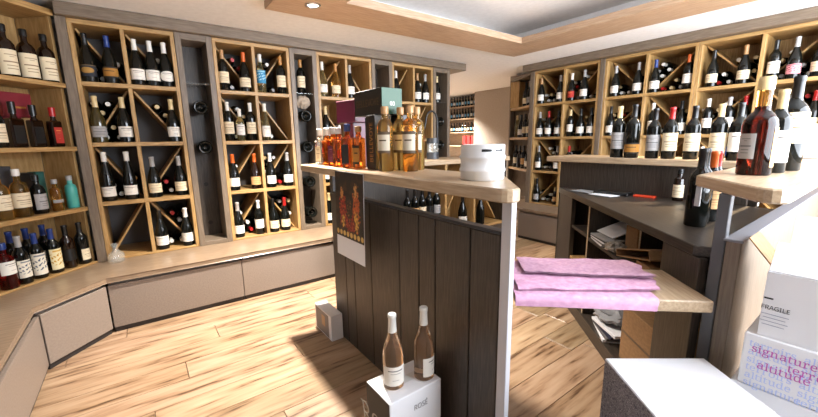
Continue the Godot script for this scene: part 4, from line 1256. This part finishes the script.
# ------------------------------------------------------------------ counter behind the island
func gondola() -> void:
	var t := thing("rear_counter", "dark rear counter with oak bottle cells seen past the island", "counter", Vector3(0, 0, -2.4))
	var x0 := 1.24
	var x1 := 3.02
	board(t, "counter_top", Vector3(x0 - 0.02, 1.035, -0.38), Vector3(x1 + 0.02, 1.075, 0.02), mats.pale_x)
	board(t, "rear_panel", Vector3(x0, 0.0, -0.36), Vector3(x1, 1.034, -0.34), mats.wenge_y)
	board(t, "side_panel", Vector3(x0, 0.0, -0.34), Vector3(x0 + 0.025, 1.034, 0.0), mats.wenge_y)
	board(t, "side_panel", Vector3(x1 - 0.025, 0.0, -0.34), Vector3(x1, 1.034, 0.0), mats.wenge_y)
	board(t, "shelf", Vector3(x0 + 0.025, 0.52, -0.34), Vector3(2.177, 0.545, 0.0), mats.oak_x)
	board(t, "shelf", Vector3(2.203, 0.385, -0.34), Vector3(x1 - 0.025, 0.41, 0.0), mats.oak_x)
	board(t, "front_panel", Vector3(x0 + 0.025, 0.0, -0.03), Vector3(x1 - 0.025, 0.383, -0.005), mats.wenge_y)
	board(t, "cell_back", Vector3(2.203, 0.411, -0.338), Vector3(2.994, 1.034, -0.332), mats.oak_x)
	for x in [2.19, 2.56]:
		board(t, "divider", Vector3(x - 0.012, 0.411, -0.34), Vector3(x + 0.012, 1.034, -0.001), mats.oak_y)
	for c in [[2.202, 2.548, "/"], [2.572, 2.995, "\\"]]:
		var w: float = c[1] - c[0]
		var h := 0.622
		var ang := atan2(h, w)
		part(t, "diagonal_board", cbox(sqrt(w * w + h * h) - 0.025, 0.014, 0.22, 0.002), mats.oak_local, Vector3((c[0] + c[1]) / 2.0, 0.722, -0.215), Vector3(0, 0, ang if c[2] == "/" else -ang))
	for b in [[1.80, "white"], [1.88, "tan"], [1.96, "cream"], [2.04, "black"], [2.125, "grey"]]:
		var o := {"kind": "square-shouldered", "lab": b[1], "cap": "black" if b[1] != "grey" else "silver", "h": 0.29}
		bottle(Vector3(b[0], 0.5455, -2.46), 0.0, o, "dark bottle with %s label standing inside the rear counter" % b[1], "bottles inside the rear counter")
	bottle(Vector3(2.45, 0.4105, -2.455), 0.0, {"kind": "slope-shouldered", "lab": "white", "cap": "black", "h": 0.33}, "dark bottle with white label in an oak cell of the rear counter", "bottles inside the rear counter")
	bottle(Vector3(2.70, 0.4105, -2.455), 0.0, {"kind": "slope-shouldered", "lab": "", "cap": "black"}, "plain dark bottle in an oak cell of the rear counter", "bottles inside the rear counter")
	# a glass drinks dispenser with a black bow handle
	var d := thing("glass_dispenser", "glass drinks dispenser with black bands and a tall black bow handle", "dispenser", Vector3(2.20, 1.0755, -2.6))
	part(d, "jar", lathe("jar", [Vector2(0, 0.03), Vector2(0.05, 0.03), Vector2(0.052, 0.035), Vector2(0.052, 0.17), Vector2(0.049, 0.17), Vector2(0.049, 0.04), Vector2(0, 0.04)], 24), mats.pane)
	part(d, "base_band", lathe("jarbase", [Vector2(0, 0), Vector2(0.056, 0), Vector2(0.056, 0.06), Vector2(0.053, 0.06), Vector2(0.053, 0.029), Vector2(0, 0.029)], 24), plain("grey_band", Color(0.20, 0.21, 0.23), 0.35))
	part(d, "top_band", lathe("jartop", [Vector2(0.053, 0.14), Vector2(0.057, 0.14), Vector2(0.057, 0.19), Vector2(0.0, 0.19), Vector2(0.0, 0.1705), Vector2(0.053, 0.1705), Vector2(0.053, 0.14)], 24), mats.grey_band)
	var bow := []
	for k in 15:
		var a := PI * k / 14.0
		bow.append(Vector3(0.068 * cos(a) - 0.012, 0.33 + 0.10 * sin(a), 0))
	bow.push_front(Vector3(0.056, 0.16, 0))
	bow.append(Vector3(-0.10, 0.27, 0))
	part(d, "bow_handle", tube(bow, 0.009), mats.black)

# ------------------------------------------------------------------ cash desk
func cash_desk() -> void:
	var A := Vector3(2.384, 0, -1.282)
	var turn := deg_to_rad(-132.8)
	var xf := Transform3D(Basis(Vector3.UP, turn), A)
	# local x: u along the front towards the window; local -z: into the desk
	var t := thing("cash_desk", "dark angled cash desk with open shelves in front", "desk", A, turn)
	var wy: Material = mats.wenge_local_y
	var wx: Material = mats.wenge_local_x
	board(t, "front_panel", Vector3(-0.43, 0.0, -0.03), Vector3(-0.12, 0.825, 0.0), wy)
	board(t, "front_panel", Vector3(1.01, 0.0, -0.03), Vector3(1.235, 0.825, 0.0), wy)
	board(t, "plinth", Vector3(-0.12, 0.0, -0.035), Vector3(1.01, 0.07, -0.005), wx)
	board(t, "bottom_board", Vector3(-0.12, 0.071, -0.30), Vector3(1.0, 0.09, -0.002), wx)
	board(t, "middle_shelf", Vector3(-0.12, 0.61, -0.26), Vector3(0.172, 0.63, -0.01), wx)
	board(t, "middle_shelf", Vector3(0.192, 0.60, -0.34), Vector3(1.0, 0.62, -0.01), wx)
	board(t, "low_shelf", Vector3(-0.12, 0.38, -0.26), Vector3(0.172, 0.40, -0.01), mats.oak_local)
	board(t, "divider", Vector3(0.173, 0.091, -0.30), Vector3(0.191, 0.825, -0.0125), wy)
	board(t, "divider_edge", Vector3(0.1725, 0.091, -0.0123), Vector3(0.1915, 0.825, -0.0105), mats.pale_local, 0.0005)
	board(t, "divider", Vector3(0.572, 0.621, -0.34), Vector3(0.587, 0.825, -0.13), wy)
	board(t, "divider_edge", Vector3(0.5715, 0.621, -0.1298), Vector3(0.5875, 0.825, -0.128), mats.pale_local, 0.0005)
	board(t, "inner_back", Vector3(-0.12, 0.091, -0.36), Vector3(1.0, 0.825, -0.345), wy)
	# top: a wedge between the angled front and the wall of the raised shelf
	var pts := PackedVector2Array()
	for q in [Vector3(2.668, 0, -1.60), Vector3(1.566, 0, -0.404), Vector3(1.577, 0, -0.35), Vector3(1.579, 0, -0.32), Vector3(2.668, 0, -0.32)]:
		var l: Vector3 = xf.affine_inverse() * q
		pts.append(Vector2(l.x, l.z))
	part(t, "desk_top", prism(pts, 0.826, 0.865, 0.003), wx)
	# pieces of the desk that run along the room's axes
	var inv := xf.affine_inverse()
	var straight := func(called: String, lo: Vector3, hi: Vector3, mat: Material, ch: float) -> void:
		var o := board(t, called, lo, hi, mat, ch)
		o.transform = inv * Transform3D(Basis(), (lo + hi) / 2.0)
	straight.call("side_panel", Vector3(1.54, 0.0, -0.312), Vector3(3.45, 0.905, -0.272), wood("panel_ash", "ash", 1, 0.5, Color(1.0, 1.0, 1.0), Vector3.ZERO, 9.0), 0.002)
	straight.call("corner_post", Vector3(1.537, 0.0, -0.347), Vector3(1.572, 1.061, -0.3135), plain("post_grey", Color(0.30, 0.30, 0.31), 0.45), 0.002)
	straight.call("cap_rail", Vector3(1.53, 0.9055, -0.318), Vector3(3.45, 0.915, -0.266), plain("cap_grey", Color(0.46, 0.46, 0.48), 0.4), 0.002)
	straight.call("upstand", Vector3(2.67, 0.0, -1.60), Vector3(2.70, 1.069, -0.48), mats.wenge_y, 0.002)
	straight.call("upstand", Vector3(2.92, 0.0, -1.60), Vector3(2.95, 1.069, -0.48), mats.wenge_y, 0.002)
	straight.call("raised_shelf", Vector3(2.60, 1.07, -1.68), Vector3(2.97, 1.11, -0.475), mats.pale_z, 0.004)
	straight.call("bracket", Vector3(1.70, 0.985, -0.455), Vector3(1.71, 1.061, -0.438), mats.cap_silver, 0.001)
	# bar shelf at the window end, rounded at its corner
	var bs := PackedVector2Array([Vector2(1.70, -0.458), Vector2(3.45, -0.458), Vector2(3.45, -0.165), Vector2(1.46, -0.165)])
	for k in 6:
		var a := deg_to_rad(90.0 + 135.0 * k / 5.0)
		bs.append(Vector2(1.425, -0.205) + Vector2(cos(a), sin(a)) * 0.04)
	part(t, "bar_shelf", prism(bs, 1.062, COUNTER_Y, 0.005), mats.pale_x).transform = inv
	# bottles on the raised shelf
	var y := 1.1105
	var Q := "square-shouldered"
	var g := "bottles on the raised shelf"
	for b in [[-1.199, {"kind": Q, "lab": "grey", "cap": "cream", "h": 0.345, "l0": 0.06, "l1": 0.17}], [-1.106, {"kind": Q, "glass": "wine_glass_dark", "lab": "gold", "cap": "black", "h": 0.35, "l0": 0.03, "l1": 0.10, "word": "small gold"}], [-0.981, {"kind": Q, "lab": "grey", "cap": "black", "h": 0.315, "l0": 0.05, "l1": 0.15}], [-0.889, {"kind": Q, "lab": "cream", "cap": "red", "h": 0.315, "l0": 0.05, "l1": 0.16}], [-0.773, {"kind": Q, "lab": "cream", "cap": "black", "h": 0.315, "l0": 0.05, "l1": 0.155}], [-0.65, {"kind": Q, "lab": "cream", "cap": "cream", "h": 0.315, "l0": 0.05, "l1": 0.155}], [-0.566, {"kind": Q, "lab": "white", "cap": "black", "h": 0.315, "l0": 0.05, "l1": 0.155}]]:
		bottle(Vector3(2.70, y, b[0]), -PI / 2 + 0.3, b[1], wine_label(b[1], "on the raised desk shelf"), g)
	# bottles on the bar shelf
	y = COUNTER_Y + 0.0005
	var bw := thing("brandy_bottle", "large clear bottle of red-brown brandy on the bar shelf", "bottle", Vector3(1.83, y, -0.325), -0.9)
	part(bw, "body", lathe("brandy", [Vector2(0, 0), Vector2(0.046, 0), Vector2(0.050, 0.005), Vector2(0.050, 0.18), Vector2(0.047, 0.197), Vector2(0.036, 0.217), Vector2(0.023, 0.23), Vector2(0.021, 0.245), Vector2(0, 0.245)], 28), mats.brandy)
	part(bw, "neck", lathe("brandyneck", [Vector2(0, 0.2452), Vector2(0.021, 0.2452), Vector2(0.0215, 0.30), Vector2(0, 0.30)], 20), mats.whisky)
	part(bw, "stopper", lathe("brandystop", [Vector2(0, 0.3005), Vector2(0.0225, 0.3005), Vector2(0.0235, 0.305), Vector2(0.0235, 0.342), Vector2(0.021, 0.347), Vector2(0, 0.347)], 20), mats.cap_cream)
	part(bw, "label", arc_sheet(0.0508, 0.06, 0.15, 70.0), mats.grey, Vector3.ZERO, Vector3(0, -1.2, 0))
	part(bw, "side_label", arc_sheet(0.0508, 0.03, 0.17, 40.0), mats.tan, Vector3.ZERO, Vector3(0, 0.75, 0))
	bottle(Vector3(1.985, y, -0.30), -1.0, {"kind": Q, "lab": "white", "cap": "cream", "h": 0.31, "l0": 0.04, "l1": 0.16}, "dark bottle with white label between two others on the bar shelf", "bottles on the bar shelf")
	bottle(Vector3(2.14, y, -0.285), -1.0, {"kind": Q, "lab": "cream", "cap": "black", "h": 0.37, "l0": 0.11, "l1": 0.23}, "tall dark bottle with cream label and black capsule on the bar shelf", "bottles on the bar shelf")
	var dr := thing("plastic_organizer", "small white plastic organizer with two drawers on the bar shelf", "organizer", Vector3(3.25, y, -0.36))
	part(dr, "shell", cbox(0.2, 0.2, 0.22, 0.01), plain("milky", Color(0.78, 0.79, 0.80), 0.35), Vector3(0, 0.1, 0))
	for k in 2:
		part(dr, "drawer", cbox(0.008, 0.08, 0.19, 0.004), mats.white_card, Vector3(-0.1045, 0.055 + 0.095 * k, 0))
	# bottles standing on the desk beside the bar shelf
	for b in [[1.92, -0.502, "black", "", "in front"], [2.005, -0.515, "black", "", "second"], [2.09, -0.505, "orange", "tan", ""], [2.175, -0.512, "red", "cream", ""]]:
		var o := {"kind": Q, "lab": b[3], "cap": b[2], "h": 0.315 if b[2] != "black" else 0.33}
		bottle(Vector3(b[0], 0.8655, b[1]), -PI / 2 + 0.5, o, "dark bottle, %s capsule, %s, standing on the desk%s" % [b[2], "no label" if b[3] == "" else b[3] + " label", {"in front": " by the flap,", "second": " by the orange-capped one,", "": ""}[b[4]]], "bottles on the desk top")
	bottle(Vector3(2.60, 0.8655, -0.78), -PI / 2, {"kind": "stout", "glass": "wine_glass_brown", "lab": "cream", "cap": "black", "h": 0.19}, "short brown jar-like bottle with cream label against the desk's upstand", "bottles on the desk top")
	# papers and pens on the desk
	solo("paper_sheet", cbox(0.16, 0.0015, 0.12, 0.0003), plain("grey_paper", Color(0.60, 0.60, 0.60), 0.7), Vector3(2.585, 0.867, -1.345), 1.4, "grey sheet of paper on the desk top beside the pens", "paper")
	solo("paper_sheet", cbox(0.16, 0.003, 0.10, 0.0005), mats.white_card, Vector3(2.50, 0.8675, -1.17), 1.4, "white sheet of paper on the desk top under the black tray", "paper")
	solo("black_tray", cbox(0.09, 0.02, 0.22, 0.004), mats.black, Vector3(2.58, 0.8755, -1.15), 0.05, "flat black tray on the desk top against the upstand", "tray")
	solo("orange_pouch", cbox(0.05, 0.012, 0.12, 0.004), plain("orange_cloth", Color(0.78, 0.22, 0.07), 0.6), Vector3(2.60, 0.8715, -0.96), 0.08, "flat orange pouch on the desk top against the upstand", "pouch")
	# things in the shelves under the desk
	var put := func(u: float, yy: float, d: float) -> Vector3: return xf * Vector3(u, yy, -d)
	for k in 5:
		solo("magazine", cbox(0.20, 0.008, 0.2, 0.001), [mats.white_card, mats.back_grey, mats.white_card, mats.black, mats.grey_paper][k], put.call(0.312 + 0.004 * k, 0.6245 + 0.0085 * k, 0.115), turn + 0.04 * k - 0.08, "thin magazine in the pile on the desk's middle shelf, %s" % ["at the bottom", "grey, second from bottom", "white, in the middle", "black, second from top", "grey, at the top"][k], "magazine", "magazines on the desk shelf")
	var lp := solo("loose_papers", cbox(0.19, 0.006, 0.17, 0.001), mats.white_card, put.call(0.315, 0.705, 0.135), turn + 0.1, "white loose papers leaning above the magazine pile", "paper")
	lp.rotation.x = 0.38
	var cb := thing("cardboard_box", "small open brown cardboard box on the desk's middle shelf", "box", put.call(0.492, 0.6205, 0.215), turn)
	for w in [[Vector3(0, 0.07, 0.085), Vector3(0.13, 0.14, 0.004)], [Vector3(0, 0.07, -0.085), Vector3(0.13, 0.14, 0.004)], [Vector3(-0.065, 0.07, 0), Vector3(0.004, 0.14, 0.166)], [Vector3(0.065, 0.07, 0), Vector3(0.004, 0.14, 0.166)], [Vector3(0, 0.003, 0), Vector3(0.126, 0.004, 0.166)]]:
		part(cb, "wall_panel", cbox(w[1].x, w[1].y, w[1].z, 0.0008), mats.carton, w[0])
	var ct := thing("cardboard_sleeve", "flat open cardboard sleeve tipped up in the desk shelf", "box", put.call(0.775, 0.672, 0.10), turn)
	ct.rotation.z = 0.24
	part(ct, "top_panel", cbox(0.32, 0.004, 0.2, 0.001), mats.carton, Vector3(0, 0.043, 0), Vector3(0, 0, 0.03))
	part(ct, "bottom_panel", cbox(0.32, 0.004, 0.2, 0.001), mats.carton, Vector3(0, 0.003, 0))
	part(ct, "side_panel", cbox(0.004, 0.04, 0.2, 0.001), mats.carton, Vector3(0.157, 0.026, 0))
	part(ct, "side_panel", cbox(0.004, 0.03, 0.2, 0.001), mats.carton, Vector3(-0.157, 0.021, 0))
	solo("cardboard_box", cbox(0.12, 0.055, 0.18, 0.002), mats.carton, put.call(0.86, 0.6205 + 0.0275, 0.10), turn, "low cardboard box propping up the sleeve in the desk shelf", "box")
	crumpled_bag(put.call(0.50, 0.648, 0.045), Vector3(0.055, 0.03, 0.05), Color(0.58, 0.55, 0.51), "crumpled pale plastic bag spilling from the desk's middle shelf", turn)
	# low shelf
	var low := thing("cardboard_box", "tall brown cardboard box on the desk's bottom board", "box", put.call(0.80, 0.0905, 0.17), turn + 0.05)
	part(low, "carton_body", cbox(0.26, 0.30, 0.26, 0.003), mats.carton, Vector3(0, 0.15, 0))
	part(low, "tape", cbox(0.262, 0.012, 0.262, 0.001), plain("brown_tape", Color(0.36, 0.27, 0.19), 0.4), Vector3(0, 0.16, 0))
	for k in 4:
		solo("folder", cbox(0.24, 0.018, 0.22, 0.002), [mats.white_card, mats.back_grey, plain("navy_card", Color(0.07, 0.09, 0.2), 0.5), mats.white_card][k], put.call(0.44 + 0.01 * k, 0.1 + 0.0185 * k, 0.13), turn + 0.1 * k - 0.15, "flat folder in the pile on the desk's bottom board, %s" % ["white, lowest", "grey, second", "navy, third", "white, topmost"][k], "folder", "folders under the desk")
	crumpled_bag(put.call(0.42, 0.21, 0.10), Vector3(0.13, 0.045, 0.09), Color(0.55, 0.55, 0.56), "crumpled grey plastic bag on the folders under the desk", turn)

	# flap between desk and island, with tissue paper on it
	var fl := thing("counter_flap", "pale wooden flap bridging the desk and the island", "flap", A, turn)
	board(fl, "flap_board", Vector3(1.03, 0.668, 0.002), Vector3(1.335, 0.71, 0.64), mats.pale_local, 0.004)
	var n := FastNoiseLite.new()
	n.seed = 12
	n.frequency = 5.0
	var stack := [
		[0.98, 1.335, 0.14, 0.645, 0.7115, 0.04, "bottom", "large mauve tissue sheet drooping over the flap's edge", 0.0, 0.02, 0.03],
		[1.01, 1.29, 0.10, 0.63, 0.7215, 0.0, "middle", "folded mauve tissue pack lying on the drooping sheet", 0.03, 0.03, 0.05],
		[1.00, 1.20, 0.15, 0.585, 0.738, 0.0, "top", "greyish mauve folded tissue pack on top of the pile", -0.05, 0.035, -0.04],
	]
	for s in stack:
		var pts3 := []
		var nu := 26
		var nv := 26
		for i in nu:
			for j in nv:
				var fj := float(j) / (nv - 1)
				var fi := float(i) / (nu - 1)
				var ragged: float = s[9]
				var u: float = lerpf(s[0] + ragged * n.get_noise_2d(fj * 0.13, s[4] * 300.0), s[1] + s[5] + ragged * n.get_noise_2d(fj * 0.13 + 3.0, s[4] * 300.0) * (1.0 if s[5] == 0.0 else 0.3), fi)
				var d: float = lerpf(s[2] + 1.6 * ragged * n.get_noise_2d(fi * 0.16 + 7.0, s[4] * 300.0) + s[10] * fi, s[3], fj)
				var py: float = s[4]
				var pu := u
				if s[5] > 0.0 and u > 1.338:
					var over := u - 1.338
					pu = 1.338 + minf(over, 0.004)
					py -= over
				py += 0.006 * maxf(0.0, n.get_noise_2d(u * 2.0 + s[4] * 90.0, d * 2.0)) * (1.0 if s[5] == 0.0 else 0.3)
				# the fold rounds off at the front
				if s[5] == 0.0 and s[1] - u < 0.02:
					py -= 0.003 * pow(1.0 - (s[1] - u) / 0.02, 2)
				var c: float = s[8]
				var v := Vector3(pu + c * (d - 0.35), py, d)
				pts3.append(v)
		var o := part(self, numbered("tissue_paper"), sheet(pts3, nu, nv, 0.006 if s[5] == 0.0 else 0.003), mats.tissue_paper if s[6] != "top" else mats.grey_tissue, A, Vector3(0, turn, 0))
		meta(o, s[7], "paper", "tissue papers on the flap")

func crumpled_bag(at: Vector3, size: Vector3, c: Color, label: String, turn: float) -> void:
	var st := start()
	var n := FastNoiseLite.new()
	n.seed = int(size.x * 1000.0) + int(at.y * 100.0)
	n.frequency = 1.6
	for i in 14:
		for j in 22:
			var q := []
			for w in [[i, j], [i + 1, j], [i + 1, j + 1], [i, j + 1]]:
				var th: float = PI * w[0] / 14.0
				var ph: float = TAU * (w[1] % 22) / 22.0
				var d := Vector3(sin(th) * cos(ph), cos(th), sin(th) * sin(ph))
				var k := 1.0 + 0.5 * n.get_noise_3d(d.x, d.y, d.z)
				var p := d * size * k
				p.y = maxf(p.y, -size.y * 0.85)
				q.append(p)
			quad(st, q[0], q[1], q[2], q[3], q[0] + q[2])
	solo("plastic_bag", st.commit(), plain("bag_%d" % int(c.r * 100), c, 0.35), at, turn, label, "bag")

# ------------------------------------------------------------------ cartons by the window
func boxes() -> void:
	# large carton in front, turned; corners from its top: A back-left, AB along (0.79, 0.62)
	var Av := Vector3(1.214, 0, -0.517)
	var dir := Vector3(0.265, 0, 0.206).normalized()
	var side := Vector3(-dir.z, 0, dir.x)
	var yaw := atan2(-dir.z, dir.x)
	var centre := Av + dir * 0.168 + side * 0.23
	var t := thing("large_carton", "large white carton with mottled grey printed side on the floor", "box", centre, yaw)
	part(t, "carton_body", cbox(0.336, 0.5, 0.46, 0.003), mats.white_card, Vector3(0, 0.25, 0))
	part(t, "printed_side", cbox(0.0015, 0.492, 0.45, 0.0004), mats.marbled_print, Vector3(-0.1692, 0.25, 0))
	part(t, "tape", cbox(0.336, 0.0008, 0.05, 0.0002), mats.tape, Vector3(0, 0.5004, 0))
	# low white carton carrying the printed ones
	var l := thing("low_carton", "low white carton standing under the two printed cartons", "box", Vector3(1.62, 0, 0.02), 0.0)
	part(l, "carton_body", cbox(0.36, 0.485, 0.50, 0.003), mats.white_card, Vector3(0, 0.2425, 0))
	part(l, "tape", cbox(0.05, 0.0008, 0.50, 0.0002), mats.tape, Vector3(0, 0.4854, 0))
	var p := thing("printed_carton", "white carton printed with pink and blue words, under the fragile carton", "box", Vector3(1.60, 0.487, -0.03), 0.0)
	part(p, "carton_body", cbox(0.32, 0.168, 0.37, 0.003), mats.white_card, Vector3(0, 0.084, 0))
	var pinkm := plain("pink_ink", Color(0.72, 0.34, 0.66), 0.6)
	var bluem := plain("blue_ink", Color(0.68, 0.74, 0.90), 0.6)
	var words := ["signature", "terroirs", "altitude"]
	for r in 6:
		for c in 3:
			part(p, "blue_print", lettering(words[(r * 2 + c) % 3], 0.021, 0.0004, true, true), bluem, Vector3(-0.1603, 0.008 + 0.026 * r, -0.172 + 0.115 * c), Vector3(0, -PI / 2, 0))
	for w in [["signature", 0.124, -0.165], ["terroirs", 0.096, -0.085], ["altitude", 0.076, -0.148]]:
		part(p, "pink_print", lettering(w[0], 0.023, 0.0009, true, true), pinkm, Vector3(-0.1606, w[1], w[2]), Vector3(0, -PI / 2, 0))
	# fragile carton: open, flaps up
	var f := thing("fragile_carton", "open white carton marked fragile with raised flaps", "box", Vector3(1.60, 0.6555, -0.02), 0.0)
	var hgt := 0.20
	part(f, "wall_panel", cbox(0.004, hgt, 0.34, 0.0008), mats.white_card, Vector3(-0.15, hgt / 2, 0))
	part(f, "wall_panel", cbox(0.004, hgt, 0.34, 0.0008), mats.white_card, Vector3(0.15, hgt / 2, 0))
	part(f, "wall_panel", cbox(0.296, hgt, 0.004, 0.0008), mats.white_card, Vector3(0, hgt / 2, 0.168))
	part(f, "wall_panel", cbox(0.296, hgt, 0.004, 0.0008), mats.white_card, Vector3(0, hgt / 2, -0.168))
	part(f, "bottom_panel", cbox(0.296, 0.004, 0.33, 0.0008), mats.white_card, Vector3(0, 0.003, 0))
	part(f, "flap", cbox(0.004, 0.10, 0.335, 0.0008), mats.white_card, Vector3(-0.118, hgt + 0.04, 0), Vector3(0, 0, -0.72))
	part(f, "flap", cbox(0.13, 0.004, 0.10, 0.0008), mats.carton, Vector3(-0.03, hgt + 0.04, -0.20), Vector3(0.9, 0, 0))
	part(f, "flap", cbox(0.004, 0.13, 0.335, 0.0008), mats.white_card, Vector3(0.165, hgt + 0.06, 0), Vector3(0, 0, -0.25))
	part(f, "lettering", lettering("FRAGILE", 0.0125, 0.0006, false, true), plain("ink", Color(0.10, 0.10, 0.12), 0.6), Vector3(-0.1525, 0.092, -0.172), Vector3(0, -PI / 2, 0))
	part(f, "glass_mark", cbox(0.0006, 0.005, 0.02, 0.0002), mats.ink, Vector3(-0.1524, 0.12, -0.158))
	for k in 4:
		part(f, "small_print", cbox(0.0006, 0.002, 0.06 - 0.012 * (k % 2), 0.0002), plain("pale_print", Color(0.58, 0.60, 0.66), 0.6), Vector3(-0.1524, 0.072 - 0.011 * k, -0.14))
	# a foam tray standing in the open carton
	crumpled_bag(Vector3(1.60, 0.80, -0.03), Vector3(0.10, 0.12, 0.12), Color(0.72, 0.72, 0.73), "crumpled white packing foil inside the open fragile carton", 0.0)
